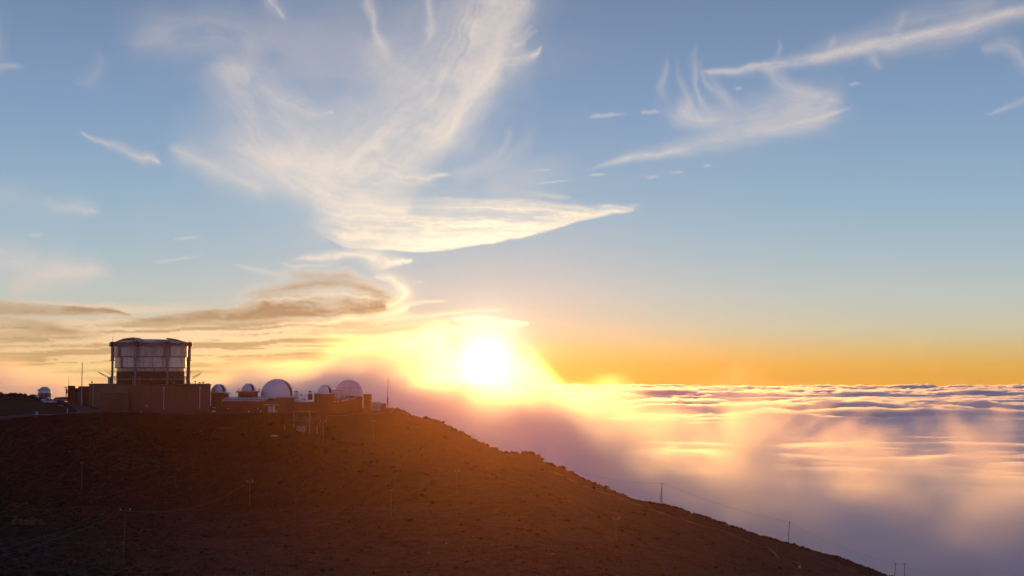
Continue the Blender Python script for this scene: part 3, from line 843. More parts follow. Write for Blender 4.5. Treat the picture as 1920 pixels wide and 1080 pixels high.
d4 = small_observatory(609.5, 738.4, 14.2, 722.2, 574, math.radians(52), 'small slit dome on a plain square brown tower beside the radome', None)
t = d4; o = t.location
bxp(MB(), 589, 740, 616.3, 776, 566, 17, o).build('tower', M['wall3'], t)
bxp(MB(), 616.3, 740, 628.5, 776, 566.3, 16, o).build('tower', M['wall2'], t)  # lit right face of the tower, the light put into its colour
bxp(MB(), 588.4, 738.9, 629, 740.2, 565.5, 18, o).build('platform', M['wall2'], t)
bxp(MB(), 598, 757.5, 611, 758.6, 565.8, .19, o).build('louvre', M['dark'], t)
bxp(MB(), 600, 762, 608, 763, 565.8, .19, o).build('louvre', M['dark'], t)
for x in (590, 593.5, 625, 628): bxp(MB(), x, 735.5, x + .4, 738.9, 565.7, .1, o).build('rail_post', M['trim'], t)
bxp(MB(), 589.6, 735.3, 594, 735.8, 565.7, .1, o).build('rail', M['trim'], t)

# radome
c = P(654.5, 738.5, 590); R_ = 26.2 * 590 / FPX
t = thing('radome', (c.x, c.y, c.z), 'round white radome ball with visible panel seams behind the louvred building', 'radome'); o = t.location
for i in range(10):
    for j in range(4):
        a0_ = 2 * math.pi * (i + .27) / 10; a1_ = 2 * math.pi * (i + 1.27) / 10; gp = .006
        e0 = -40 + 130 * j / 4; e1 = -40 + 130 * (j + 1) / 4
        prof = [(R_ * math.cos(math.radians(e)), R_ * math.sin(math.radians(e))) for e in np.linspace(e0 + .35, min(e1 - .35, 89.9), 6)]
        MB().lathe(prof, 6, a0=a0_ + gp, a1=a1_ - gp).build('radome_panel', M['whitet'], t, smooth=True)
MB().lathe([(R_ * .985 * math.cos(math.radians(e)), R_ * .985 * math.sin(math.radians(e))) for e in np.linspace(-40, 89.9, 16)], 40).build('seam_frame', M['post'], t, smooth=True)
MB().lathe([(R_ * .8, -R_ * .64), (R_ * .8, GZ - o.z)], 40).build('plinth', M['wall2'], t)

t = thing('louvred_building', (P(650, 770, 566).x, 566, GZ), 'low tan building with vertical fins in front of the radome', 'building'); o = t.location
bxp(MB(), 628.6, 749, 655, 776, 567, 14, o).build('wall', M['wall2'], t)
bxp(MB(), 655, 744.6, 680, 776, 566, 15, o).build('wall', M['wall3'], t)
bxp(MB(), 649.5, 744, 680.5, 745.4, 565.6, 16, o).build('parapet', M['dark'], t)
for i in range(6): bxp(MB(), 630 + i * 4.2, 752, 630.9 + i * 4.2, 769, 566.5, .49, o).build('fin', M['wall3'], t)
for i in range(5): bxp(MB(), 657 + i * 4.4, 752, 657.9 + i * 4.4, 769, 565.5, .49, o).build('fin', M['wall2'], t)
for x in (626, 632.5, 641): bxp(MB(), x, 752, x + 3, 753.2, 565.2, .8, o).build('wall_lamp', M['trim'], t)
a, b = P(640, 751.6, 565.3), P(667, 746.2, 565.3)
MB().bar(a - o, b - o, .2, 6).build('handrail', M['trim'], t)
t = thing('white_cabin', P(631, 752, 572), 'tall pinkish cabin standing between the third slit dome and the radome', 'cabin'); o = t.location
bxp(MB(), 624.5, 732.6, 638.2, 753, 572, 6, o).build('wall', M['white'], t)
bxp(MB(), 624.2, 731.8, 638.6, 732.7, 571.6, 7, o).build('roof', M['roof'], t)
bxp(MB(), 630, 737, 631, 753, 571.8, .19, o).build('seam', M['wall2'], t)

t = thing('block_house', (P(689, 770, 572).x, 572, GZ), 'dark square block house with a small bright lamp at the right of the radome', 'building'); o = t.location
bxp(MB(), 681.2, 740.6, 696.6, 772, 572, 11, o).build('wall', M['wall3'], t)
bxp(MB(), 680.9, 739.2, 697, 740.7, 571.6, 12, o).build('parapet', M['wall2'], t)
bxp(MB(), 688, 750, 692.5, 762, 571.8, .19, o).build('door', M['dark'], t)
bxp(MB(), 693.2, 749.6, 695.3, 751.6, 571.5, .49, o).build('wall_lamp', M['trim'], t)
bxp(MB(), 687.2, 733.5, 687.6, 739.2, 575, .1, o).build('aerial', M['dark'], t)
t = thing('storage_tank_shed', (P(708, 767, 578).x, 578, GZ), 'low white-topped shed at the edge of the ridge beside the lattice mast', 'shed'); o = t.location
bxp(MB(), 697, 754.4, 713, 770, 577, 7, o).build('wall', M['roof'], t)
bxp(MB(), 713, 757, 724, 770, 578.5, 5, o).build('wall', M['wall2'], t)
V = [P(696, 754.5, 576.5), P(716, 755.8, 576.5), P(722, 755.4, 584), P(700, 753.7, 584)]; V = [v - o for v in V]
MB().add(V + [v - Vector((0, 0, .22)) for v in V], [(0, 1, 2, 3), (7, 6, 5, 4), (0, 4, 5, 1), (1, 5, 6, 2), (2, 6, 7, 3), (3, 7, 4, 0)]).build('roof', M['trim'], t)

# lattice mast on the ridge
b0 = G3(727.5, 590); top = P(728.5, 708.5, 590)
t = thing('lattice_mast', b0, 'slim lattice aerial mast at the tip of the ridge right of the buildings', 'mast')
H_ = top.z - b0.z; m = MB(); H1 = H_ * .42
for s in ((-.45, -.3), (.45, -.3), (0, .45)): m.bar((s[0], s[1], -.5), (s[0] * .3, s[1] * .3, H1), .08, 5)
m.build('mast_leg', M['dark'], t)
m = MB(); S3 = ((-.45, -.3), (.45, -.3), (0, .45))
for k in range(9):
    z0 = H1 * k / 9; z1 = H1 * (k + 1) / 9; f0 = 1 - .7 * k / 9; f1 = 1 - .7 * (k + 1) / 9
    for q in range(3): a, b = S3[q], S3[(q + 1) % 3]; m.bar((a[0] * f0, a[1] * f0, z0), (b[0] * f1, b[1] * f1, z1), .045, 4)
m.build('lattice_brace', M['dark'], t)
MB().bar((0, 0, H1 - .2), (.15, 0, H_), .13, 6, .05).build('aerial', M['dark'], t)
MB().bar((.1, 0, H_ * .97), (1.0, 0, H_ * .80), .03, 4).bar((1.0, 0, H_ * .8), (1.1, 0, H1), .02, 4).build('stay', M['dark'], t)

# ---- far-left observatory, kerb and cars
c = P(83.5, 737, 640)
t = thing('distant_dome', (c.x, c.y, c.z), 'small grey-silver drum observatory standing alone above the cars at left', 'telescope dome'); o = t.location
r = 12.2 * 640 / FPX
MB().lathe([(r, -4), (r, 0)], 28).build('drum_wall', M['post'], t, smooth=True)
MB().lathe([(r * math.cos(math.radians(e)), r * math.sin(math.radians(e)) * .98) for e in np.linspace(0, 72, 10)] + [(.01, r * .95)], 28).build('dome_shell', M['clad2'], t, smooth=True)
MB().box(-r * .85, -r * .15, -r * .75, -r * .2, r * .35, r * .55).build('dome_hatch', M['dark'], t)
for i in range(5): MB().lathe([(r * 1.01, -3.6 + i * .8), (r * 1.01, -3.5 + i * .8)], 28).build('drum_band', M['dark'], t)
t = thing('low_tank', P(110, 751, 606), 'low brown mound-shaped tank beside the dark tower', 'tank'); o = t.location
MB().lathe([(2.1, -1), (2.1, .5), (1.6, 1.0), (.8, 1.25), (.02, 1.3)], 20).build('tank_body', M['wall2'], t, smooth=True)
t = thing('low_wall', P(119, 751, 605), 'short dark wall running out from the tower past the cars', 'wall'); o = t.location
bxp(MB(), 112, 744.5, 127, 752, 606, 1.0, o).build('wall_panel', M['dark'], t)
bxp(MB(), 103, 749.0, 126, 750.4, 603, 1.2, o).build('pale_kerb', M['trim'], t)

def car(loc, rz, label, n, sc=1.0, suv=True):
    t = thing('parked_car', loc, label, 'car', 'white cars parked by the distant dome', rz)
    L, W = 4.6 * sc, 1.85 * sc
    prof = [(-L / 2, .35), (-L / 2, .95), (-L * .46, 1.05), (L * .2, 1.08), (L * .47, .85), (L / 2, .7), (L / 2, .35)]
    def ext(pr, w0, w1=None):
        w1 = w0 if w1 is None else w1; n_ = len(pr)
        v = [(x, -w0, z) for x, z in pr] + [(x, w0, z) for x, z in pr]
        return v, [tuple(range(n_)), tuple(range(n_, 2 * n_))[::-1]] + [(i, (i + 1) % n_, (i + 1) % n_ + n_, i + n_) for i in range(n_)]
    MB().add(*ext(prof, W / 2)).build('body', M['carw'], t)
    cab = [(-L * .46, 1.05), (-L * .38, 1.62), (L * .05, 1.66), (L * .24, 1.08)] if suv else [(-L * .1, 1.05), (-L * .06, 1.6), (L * .1, 1.6), (L * .26, 1.08)]
    MB().add(*ext(cab, W * .43)).build('window', M['glass'], t)
    cab2 = [(x, z + .03) for x, z in cab[1:3]] + [(cab[2][0], cab[2][1] - .1), (cab[1][0], cab[1][1] - .1)]
    MB().add(*ext(cab2, W * .44)).build('roof', M['carw'], t)
    for x in (cab[0][0] + .12, (cab[0][0] + cab[3][0]) / 2):
        MB().box(x, x + .12, -W * .44, W * .44, 1.04, 1.6).build('pillar', M['carw'], t)
    for x in (-L * .31, L * .31):
        for s in (-1, 1):
            m = MB(); m.bar((x, s * W * .38, .34), (x, s * W * .51, .34), .34, 14); w_ = m.build('wheel', M['tyre'], t)
            MB().bar((x, s * W * .505, .34), (x, s * W * .52, .34), .2, 10).build('rim', M['trim'], w_)
    for s in (-1, 1): MB().box(L * .485, L * .503, s * W * .36 - .15, s * W * .36 + .15, .68, .8).build('headlight', M['trim'], t)
    return t
for x, yb, d, rz, lab, sv in ((91, 752.4, 600, .15, 'white pickup parked in front of the distant silver dome', False),
                              (96, 755.0, 594, .5, 'white car nearest the road below the white pickup', True),
                              (63, 748.5, 618, 2.9, 'white car half hidden behind the rocky rise left of the distant dome', True)):
    X = (x - 960) / FPX * d
    gz = ground_z(X, d); want = P(x, yb, d).z
    car((X, d, gz + .05), rz, lab, 0, 1.0, sv)
# ================================================================== poles, wires, signs
def pole(x, yb, yt, label, arms=(), lean=0.0, r=.16, cat='utility pole', name='utility_pole', braces=False, group='poles standing on the slope', p=None):
    p = p or land(x, yb)
    p = Vector(p); p.z = ground_z(p.x, p.y) - .25
    t = thing(name, p, label, cat, group)
    H = P(x, yt, p.y).z - p.z
    topx = lean * p.y / FPX
    MB().bar((0, 0, 0), (topx, 0, H), r, 8, r * .7).build('shaft', M['wood'], t)
    for dz, w_ in arms:
        z = H - dz * p.y / FPX; w_ = w_ * p.y / FPX / 2; xo = topx * z / H
        a = MB().box(xo - w_, xo + w_, -.28, -.12, z - .1, z + .1).build('crossarm', M['wood'], t)
        for s in (-1, 1): MB().lathe([(.0, 0), (.09, 0), (.12, .1), (.09, .3), (.0, .32)], 8, c=(xo + s * w_ * .92, -.2, z + .1))  .build('insulator', M['post'], a, smooth=True)
    if braces:
        for s in (-1, 1): MB().bar((0, 0, H * .55), (s * 13 * p.y / FPX, -2, H * .55 - H * .5), .022, 4).build('stay_wire', M['lead'], t)
    return t, Vector((p.x + topx, p.y, p.z + H)), H
_, A1, _ = pole(231, 1058, 955, 'tall utility pole with a wide crossarm low on the left slope', ((2, 19),), lean=3, r=.10)
_, A2, _ = pole(468, 951, 899, 'single-arm utility pole in the middle of the dark slope', ((3, 13), (6, 10)), r=.13)
_, A3, _ = pole(606, 834, 781, 'three-armed utility pole just below the buildings', ((2, 14), (7, 11), (11, 11)), r=.17, braces=True)
_, A4, _ = pole(700, 838, 788, 'thin pole with one lamp arm below the right end of the buildings', ((2, 6),), r=.13)
_, A5, _ = pole(733, 969, 917, 'thin pole with a small top bracket on the glowing slope', ((4, 4),), r=.12)
_, A6, _ = pole(153, 916, 867, 'faint short-armed pole above the tall utility pole at left', ((2, 5),), r=.12)
_, A7, _ = pole(857, 925, 881, 'short pole with a tiny bracket on the upper middle slope', ((3, 8),), r=.11)
_, A8, _ = pole(1155, 1010, 970, 'low forked pole on the dark slope left of the ridge poles', ((2, 13), (5, 8)), r=.11)
pr1 = Vector(((1239.5 - 960) / FPX * 690, 690, 0)); 
_, B1, _ = pole(1239.5, 948, 905, 'double-legged pole standing on the ridge line against the fog', ((2.5, 1.6),), r=.14, p=pr1)
tb = _
legp = pr1.copy()
for ob in [o_ for o_ in COL.objects if o_.get('label') == 'double-legged pole standing on the ridge line against the fog']:
    MB().bar((-.75, 0, 0), (-.02, 0, 8.2), .11, 8).build('leg', M['wood'], ob)
pr2 = Vector(((1474 - 960) / FPX * 756, 756, 0))
_, B2, _ = pole(1474, 1017, 978, 'single ridge pole leaning slightly right, second along the ridge', ((2.5, 2),), lean=3, r=.15, p=pr2)
_, B4, _ = pole(1457, 1045, 1010, 'thin pole on the slope below the second ridge pole', (), r=.07)
pr3 = Vector(((1670.5 - 960) / FPX * 812, 812, 0))
_, B3, _ = pole(1670.5, 1085, 1054.5, 'leaning ridge pole at the bottom edge, left one of the close pair', ((3, 4),), lean=3, r=.16, p=pr3)
pr5 = Vector(((1690 - 960) / FPX * 790, 790, 0))
_, B5, _ = pole(1690, 1086, 1056, 'upright ridge pole with a flat crossarm, right one of the close pair', ((1.2, 8),), r=.17, p=pr5)

def wire(a, b, sag, label, r=.03, name='power_cable'):
    V = []; n = 28; a = Vector(a); b = Vector(b)
    pts = [a.lerp(b, i / n) - Vector((0, 0, sag * 4 * (i / n) * (1 - i / n))) for i in range(n + 1)]
    m = MB()
    k = 5; V = []; F = []
    for i, q in enumerate(pts):
        t_ = (pts[min(i + 1, n)] - pts[max(i - 1, 0)]).normalized(); u = t_.cross(Vector((0, 0, 1))).normalized(); w_ = u.cross(t_)
        for j in range(k): V.append(q - a + (u * math.cos(6.283 * j / k) + w_ * math.sin(6.283 * j / k)) * r)
        if i: F += [((i - 1) * k + j, (i - 1) * k + (j + 1) % k, i * k + (j + 1) % k, i * k + j) for j in range(k)]
    o_ = m.add(V, F).build(name, M['lead'], None)
    o_.location = a
    return tag(o_, label, 'cable', 'cables strung between the poles')
off = Vector((0, 0, -.3))
wire(A1 + off, A2 + off, 3.2, 'cable sagging from the tall left pole to the single-arm pole', .025)
wl = P(-160, 1068, 170)
wire(A1 + Vector((-.8, 0, -.2)), wl, .6, 'upper cable running from the tall left pole out of the frame', .014)
wire(A1 + Vector((-.5, 0, -.5)), wl + Vector((0, 0, -.9)), .9, 'lower cable running from the tall left pole out of the frame', .014)
wire(A2 + off, A3 + off, 2.5, 'cable climbing from the single-arm pole to the three-armed pole', .02)
wire(P(1020, 866, 640), B1 + off, 2.2, 'cable coming over the ridge to the double-legged pole', .03)
wire(B1 + off, B2 + off, 1.5, 'cable between the first and second ridge poles', .03)
wire(B2 + off, B3 + off, 2.6, 'long cable from the second ridge pole down to the close pair', .03)
wire(B3 + off, P(1800, 1092, 830), .8, 'cable leaving the close pair towards the right edge', .03)

def sign(x, yb, yt, w_, label, name='road_sign', d=None, post=True, marks=0):
    p = land(x, yb) if d is None else G3(x, d)
    t = thing(name, p, label, 'sign')
    H = P(x, yt, p.y).z - p.z; W = w_ * p.y / FPX / 2; hh = W * 1.1
    MB().bar((-W * .6, 0, -.3), (-W * .6, 0, H), .06, 6).build('post', M['post'], t)
    MB().bar((W * .6, 0, -.3), (W * .6, 0, H), .06, 6).build('post', M['post'], t)
    MB().box(-W, W, -.14, -.07, H - 2 * hh, H).build('panel', M['sign'], t)
    return t
sign(69, 782, 772, 5.2, 'small pale square sign standing beside the road at left')
sign(1499, 1066, 1060, 4.5, 'small white marker beside the track low on the right ridge', name='track_marker')
def marker(x, yb, yt, label):
    p = land(x, yb); t = thing('marker_post', p, label, 'post', 'short marker posts along the road')
    MB().bar((0, 0, -.3), (0, 0, P(x, yt, p.y).z - p.z), .12, 6).build('shaft', M['trim'], t)
    MB().box(-.16, .16, -.16, .16, P(x, yt, p.y).z - p.z, P(x, yt, p.y).z - p.z + .12).build('cap', M['trim'], t)
marker(126.5, 775, 767.5, 'pale marker post at the inside of the road bend')
marker(217, 770, 759, 'pale marker post in front of the low garage block')
for x, y, w_ in ((515, 817, 13), (424, 803, 30), (113, 761, 10), (265, 773, 3)):
    p = land(x, y); s = w_ * p.y / FPX / 2
    t = thing('concrete_slab', p, {515: 'pale flat slab on the slope left of the sign platform', 424: 'long thin slab lying on the slope below the low building', 113: 'flat pale slab near the parked cars', 265: 'tiny pale slab at the road edge'}[x], 'slab')
    MB().box(-s, s, -.8, .8, -.3, .28).build('slab_top', M['post' if x != 424 else 'track'], t)

# platform with a boarded sign on the slope below the domes
p0 = land(566, 813); DP = p0.y
t = thing('equipment_platform', p0, 'open pale-posted platform with a lettered board on the slope below the domes', 'platform'); o = t.location
bxp(MB(), 533, 786, 594, 812, DP + 1.6, 1.5, o).build('back_wall', M['dark'], t)
for x0, x1, y0, y1 in ((550.4, 551.6, 769, 800), (579.5, 581.4, 772, 786), (579.8, 580.8, 786, 812), (533, 534.2, 798, 812), (594, 595.2, 798, 812)):
    bxp(MB(), x0, y0, x1, y1 + 1, DP + .2, .25, o).build('post', M['post'], t)
for y in (785.4, 788.6): bxp(MB(), 551.6, y, 583, y + .8, DP, .19, o).build('rail', M['post'], t)
bxp(MB(), 551.6, 770.5, 582, 771.6, DP, .19, o).build('rail', M['post'], t)
bxp(MB(), 555, 797, 574.5, 812, DP - .1, .25, o).build('board', M['wall2'], t)
k_ = 0
for y in (799, 802.6, 806.2):
    for x in (556.5, 560, 563.2, 567, 570.6):
        k_ += 1
        m = MB(); bxp(m, x, y, x + .7, y + 2.6, DP - .18, .06, o)
        bxp(m, x + .7, y + (0 if k_ % 2 else 1.9), x + 2.2, y + (.7 if k_ % 2 else 2.6), DP - .18, .06, o)
        if k_ % 3: bxp(m, x + 1.6, y, x + 2.2, y + 2.6, DP - .2, .05, o)
        m.build('board_mark', M['trim'], t)
strip('terrace_path', [G3(508, 538), G3(560, 538), G3(620, 545), G3(680, 560), G3(725, 583)], .8, M['track'], 'thin path along the terrace edge below the domes', .15)
for x in (418, 445, 472, 499, 526, 541):
    pole(x, 1084, 1062, 'thin fence post at the bottom edge of the slope', (), r=.05, cat='fence post', name='fence_post', group='fence posts at the bottom edge')

# ================================================================== added haze, tinted to veil the slope in a warm glow
hz = MB().box(-1750, 1750, -40, 950, -520, 15).build('haze', volume_mat('warm_glow_haze', HAZE_D, (1, .50, .26), HAZE_G), None)
tag(hz, 'thin tinted haze added to veil the mountain slope in a warm glow', kind='stuff')
# ================================================================== high clouds of the sky
def build_sky():
    step = 2.6
    gx = np.arange(-420, 2340, step); gy = np.arange(-420, 724, step)
    GX, GY = np.meshgrid(gx, gy)
    cover = np.zeros(GX.shape, np.float32); dark = np.zeros(GX.shape, np.float32)
    wx = (fbm(GX / 90, GY / 90, 4, seed=71) - .5) * 46 + (fbm(GX / 22, GY / 22, 3, seed=73) - .5) * 9
    wy = (fbm(GX / 90 + 31, GY / 90, 4, seed=75) - .5) * 34 + (fbm(GX / 22 + 9, GY / 22, 3, seed=77) - .5) * 7
    def smooth(pts, n):
        pts = np.array(pts, float); out = []
        P_ = np.vstack([2 * pts[0] - pts[1], pts, 2 * pts[-1] - pts[-2]])
        for i in range(1, len(P_) - 2):
            for t in np.arange(n) / n:
                a, b, c, d = P_[i - 1], P_[i], P_[i + 1], P_[i + 2]
                out.append(.5 * ((2 * b) + (c - a) * t + (2 * a - 5 * b + 4 * c - d) * t * t + (3 * b - a - 3 * c + d) * t ** 3))
        out.append(pts[-1]); return np.array(out)
    cnt = [0]
    def stroke(pts, a, shade=0.0, L=150, Wn=None, lo=.30, hi=.72, warp=1.0, p=1.0, asym=0.0, twist=0.0, ends=(.12, .12), soft=0.0):
        """pts: (x, y, half width). asym>0 sharpens the edge on the right-hand side of travel"""
        cnt[0] += 1; sd = 100 + cnt[0] * 7
        Q = smooth(pts, 6); W = np.maximum(Q[:, 2], 1.0); mx = W.max() * 1.9 + 60
        x0, x1, y0, y1 = Q[:, 0].min() - mx, Q[:, 0].max() + mx, Q[:, 1].min() - mx, Q[:, 1].max() + mx
        jx = np.where((gx > x0) & (gx < x1))[0]; jy = np.where((gy > y0) & (gy < y1))[0]
        if len(jx) == 0 or len(jy) == 0: return
        sl = (slice(jy[0], jy[-1] + 1), slice(jx[0], jx[-1] + 1))
        X = GX[sl] + wx[sl] * warp; Y = GY[sl] + wy[sl] * warp
        best = np.full(X.shape, 1e9); sd_ = np.zeros(X.shape); tt = np.zeros(X.shape); ww = np.ones(X.shape)
        seg = np.hypot(*(Q[1:, :2] - Q[:-1, :2]).T); cum = np.concatenate([[0], np.cumsum(seg)])
        for i in range(len(Q) - 1):
            ax, ay = Q[i, :2]; bx, by = Q[i + 1, :2]; l2 = max(1e-6, seg[i] ** 2)
            t = np.clip(((X - ax) * (bx - ax) + (Y - ay) * (by - ay)) / l2, 0, 1)
            dx = X - ax - t * (bx - ax); dy = Y - ay - t * (by - ay); d = np.hypot(dx, dy)
            w_ = W[i] + t * (W[i + 1] - W[i]); q = d / w_
            m_ = q < best
            best = np.where(m_, q, best); s_ = np.sign((bx - ax) * dy - (by - ay) * dx)
            sd_ = np.where(m_, s_ * d, sd_); tt = np.where(m_, cum[i] + t * seg[i], tt); ww = np.where(m_, w_, ww)
        Ltot = cum[-1]
        q = sd_ / ww
        if asym: q = np.where(q > 0, q * (1 + asym), q / (1 + .35 * asym))
        wn = Wn or max(5.0, W.max() * .16)
        wn = wn * 1.5
        n0 = fbm(X / 70 + sd, Y / 55, 4, .55, seed=sd + 1)
        n1 = fbm(tt / L + twist * sd_ / L, sd_ / wn, 6, .62, seed=sd)
        n2 = fbm(tt / (L * .4) + twist * sd_ / L * 2, sd_ / (wn * .45), 5, .66, seed=sd + 3)
        qq = np.abs(q) * (1 + 1.1 * (n0 - .5) + .5 * (n1 - .5))
        prof = np.exp(-(qq ** 1.7) * 1.15)
        tn = tt / Ltot + (n1 - .5) * .10
        e = sstep(0, ends[0] + 1e-4, tn) * (1 - sstep(1 - ends[1] - 1e-4, 1, tn)) if ends else 1.0
        nn = .42 * n0 + .36 * n1 + .22 * n2
        streaky = sstep(lo - .08, hi - .04, nn) * .8 + .2 * n2 * 1.6
        body = sstep(-.05, .78, .6 * n0 + .25 * n1 + .15 * n2) * (.90 + .20 * n2)
        dens = a * prof ** p * ((1 - soft) * streaky + soft * body * 1.15) * (0.03 + .97 * e)
        dens = np.clip(dens * np.where(best > 3, 0, 1), 0, 1)
        cover[sl] = 1 - (1 - cover[sl]) * (1 - dens)
        if shade: dark[sl] = np.clip(dark[sl] * (1 - dens) + shade * dens, 0, 1)
        else: dark[sl] = dark[sl] * (1 - dens)
    # thin veil over the plume region
    veil = fbm(GX / 330, GY / 210, 5, seed=91)
    reg = np.exp(-(((GX - 560) / 420) ** 2 + ((GY - 180) / 190) ** 2) ** 1.3)
    cover[:] = np.maximum(cover, .22 * reg * sstep(.36, .66, veil))
    # outside the frame the same kind of sky goes on
    r = np.random.default_rng(33)
    for k in range(16):
        sx, sy = r.uniform(-420, 2300), r.uniform(-410, -190)
        if 560 < sx < 1560: continue
        l = r.uniform(150, 420); an = r.uniform(2.2, 3.0)
        stroke([(sx, sy, 10), (sx + l * .5 * math.cos(an), sy + l * .5 * math.sin(an), r.uniform(15, 50)), (sx + l * math.cos(an), sy + l * math.sin(an) * 1.2, 12)], r.uniform(.25, .6), L=160)
    for sx, sy in ((2060, 180), (2200, 340), (-200, 150), (-260, 330)):
        stroke([(sx, sy, 8), (sx + 120, sy - 20, 20), (sx + 260, sy - 30, 6)], .4, L=120)
    def sheet(xs, top, bot, a, shade=0.0, rise=.75, L=260, Wn=9, edge=3.0, seed=400, base=.55):
        """cloud sheet between two curves: feathers out upwards, ends crisply below"""
        yt = np.interp(GX + wx * .8, xs, top); yb = np.interp(GX + wx * .4, xs, bot)
        Yw = GY + wy * .35
        t = (Yw - yt) / np.maximum(2.0, yb - yt)
        n_ = fbm((GX + t * 40) / L, (t * (yb - yt)) / Wn + GX * 0, 6, .6, seed=seed); m_ = fbm(GX / 26, Yw / 9, 4, .6, seed=seed + 9)
        up = sstep(-.35 + .5 * (m_ - .5), rise, t + .5 * (n_ - .5)); lowe = 1 - sstep(-edge, edge, Yw - yb + 5 * (m_ - .5))
        ex = sstep(xs[0], xs[0] + .16 * (xs[-1] - xs[0]), GX + wx * 2) * (1 - sstep(xs[-1] - 6, xs[-1], GX))
        d_ = np.clip(a * up * lowe * ex * (base + (1 - base) * 1.5 * sstep(.3, .7, .6 * n_ + .4 * m_)), 0, 1)
        d_ = np.where(yb - yt < 1, 0, d_)
        cover[:] = 1 - (1 - cover) * (1 - d_); dark[:] = dark * (1 - d_) + shade * d_
    # --- thin veils
    stroke([(190, 70, 30), (300, 60, 50), (430, 60, 60), (560, 80, 60)], .34, L=260, Wn=16, soft=.8, ends=(.3, .3))
    stroke([(420, 40, 70), (600, 70, 90), (760, 60, 90), (900, 10, 90)], .12, L=260, Wn=20, soft=.8, ends=(.3, .1))
    stroke([(300, 270, 40), (420, 300, 60), (560, 330, 60)], .22, L=240, Wn=16, soft=.8, ends=(.3, .2))
    stroke([(1100, 300, 30), (1000, 330, 40), (900, 350, 40)], .16, L=240, Wn=16, soft=.8, ends=(.4, .2))
    # --- broad plume sweeping down from the top
    stroke([(930, -120, 60), (925, 0, 72), (880, 90, 84), (820, 180, 84), (740, 260, 92), (640, 330, 80), (560, 360, 44)], .74, L=260, Wn=14, asym=-.0, twist=.3, soft=.75, ends=(.02, .12))
    stroke([(975, -40, 22), (950, 50, 26), (915, 130, 30), (868, 200, 30), (800, 270, 30), (740, 320, 30)], .55, L=220, Wn=7, twist=.2, soft=.5)
    stroke([(1023, 84, 2), (1010, 98, 7), (970, 108, 12), (930, 125, 18), (890, 175, 24), (840, 235, 26), (790, 300, 26)], .72, L=150, Wn=5, ends=(.02, .25), soft=.55)
    stroke([(1000, 40, 3), (985, 62, 8), (950, 80, 14), (915, 90, 12)], .4, L=70, Wn=3.5, ends=(.05, .3))
    stroke([(1010, 55, 2), (985, 78, 6), (950, 92, 8)], .4, L=60, Wn=3, ends=(.05, .3))
    stroke([(700, 60, 24), (720, 110, 34), (760, 140, 34), (800, 160, 24)], .3, L=120, Wn=6, soft=.3)
    stroke([(690, -14, 15), (694, 14, 13), (700, 40, 8), (722, 90, 8), (748, 125, 7)], .5, L=60, Wn=4, ends=(.02, .3), soft=.5)
    stroke([(798, -14, 10), (799, 18, 8), (797, 50, 6), (792, 82, 3)], .55, L=50, Wn=3, ends=(.02, .3), soft=.5)
    stroke([(505, -20, 9), (520, 8, 12), (533, 22, 8), (545, 38, 3)], .55, L=60, Wn=4, soft=.5)
    stroke([(400, 90, 40), (450, 150, 60), (500, 220, 76), (560, 290, 84), (640, 350, 60)], .52, L=220, Wn=12, twist=.3, soft=.7, ends=(.15, .1))
    stroke([(440, 110, 14), (490, 150, 16), (550, 190, 16), (605, 215, 10)], .36, L=130, Wn=4, soft=.3)
    stroke([(360, 250, 24), (450, 280, 36), (560, 310, 44), (680, 315, 36), (780, 330, 16), (858, 321, 3)], .60, L=240, Wn=7, twist=-.2, ends=(.3, .03), soft=.4)
    stroke([(490, 290, 20), (550, 330, 34), (620, 365, 36), (700, 385, 30), (790, 392, 20)], .70, L=200, Wn=8, twist=.1, soft=.6)
    stroke([(310, 272, 10), (370, 300, 20), (420, 325, 26), (470, 350, 24), (500, 372, 14)], .44, L=130, Wn=5, soft=.5)
    stroke([(140, 248, 2), (180, 262, 5), (230, 280, 9), (270, 294, 9), (304, 314, 2.5)], .72, L=110, Wn=3, ends=(.05, .05), soft=.5)
    stroke([(150, 170, 22), (178, 140, 20), (188, 100, 12)], .14, L=100, soft=.6)
    stroke([(958, 235, 3), (925, 285, 14), (880, 312, 12), (850, 322, 4)], .22, L=90, Wn=4, soft=.5)
    stroke([(1010, 240, 4), (960, 290, 20), (900, 320, 16), (840, 350, 6)], .14, L=90, Wn=4, soft=.6)
    # --- the pointed sheet
    sheet([560, 640, 720, 820, 920, 1020, 1110, 1192], [340, 358, 366, 366, 366, 370, 384, 387], [420, 462, 470, 469, 455, 434, 410, 389], .92, L=330, Wn=7, edge=3.5, seed=410)
    sheet([640, 720, 820, 920, 1020, 1110, 1192], [425, 432, 430, 424, 412, 398, 388], [466, 471, 470, 456, 435, 411, 389.5], .75, L=380, Wn=4, edge=2.5, seed=430, rise=.9)
    stroke([(1120, 384, 7), (1160, 386, 4), (1197, 382, 1.5)], .7, L=60, Wn=2.5, ends=(.2, .05), warp=.4)
    stroke([(980, 362, 5), (1030, 360, 5), (1080, 368, 4)], .35, L=60, Wn=3, warp=.8)
    stroke([(540, 486, 6), (600, 476, 8), (690, 482, 11), (740, 490, 8), (774, 482, 3)], .85, L=160, Wn=4, lo=.15, hi=.6, ends=(.25, .05), soft=.6)
    # --- the hook at the right
    stroke([(2050, -6, 14), (1930, 20, 15), (1850, 36, 18), (1770, 56, 20), (1680, 78, 19), (1590, 98, 16), (1500, 114, 11), (1420, 128, 10), (1340, 130, 7), (1310, 128, 4)], .8, L=260, Wn=5, ends=(.01, .04), soft=.6, asym=.35, warp=.6)
    stroke([(1960, -10, 26), (1800, 22, 26), (1700, 48, 24), (1600, 80, 18), (1500, 104, 14)], .30, L=200, Wn=8, soft=.7)
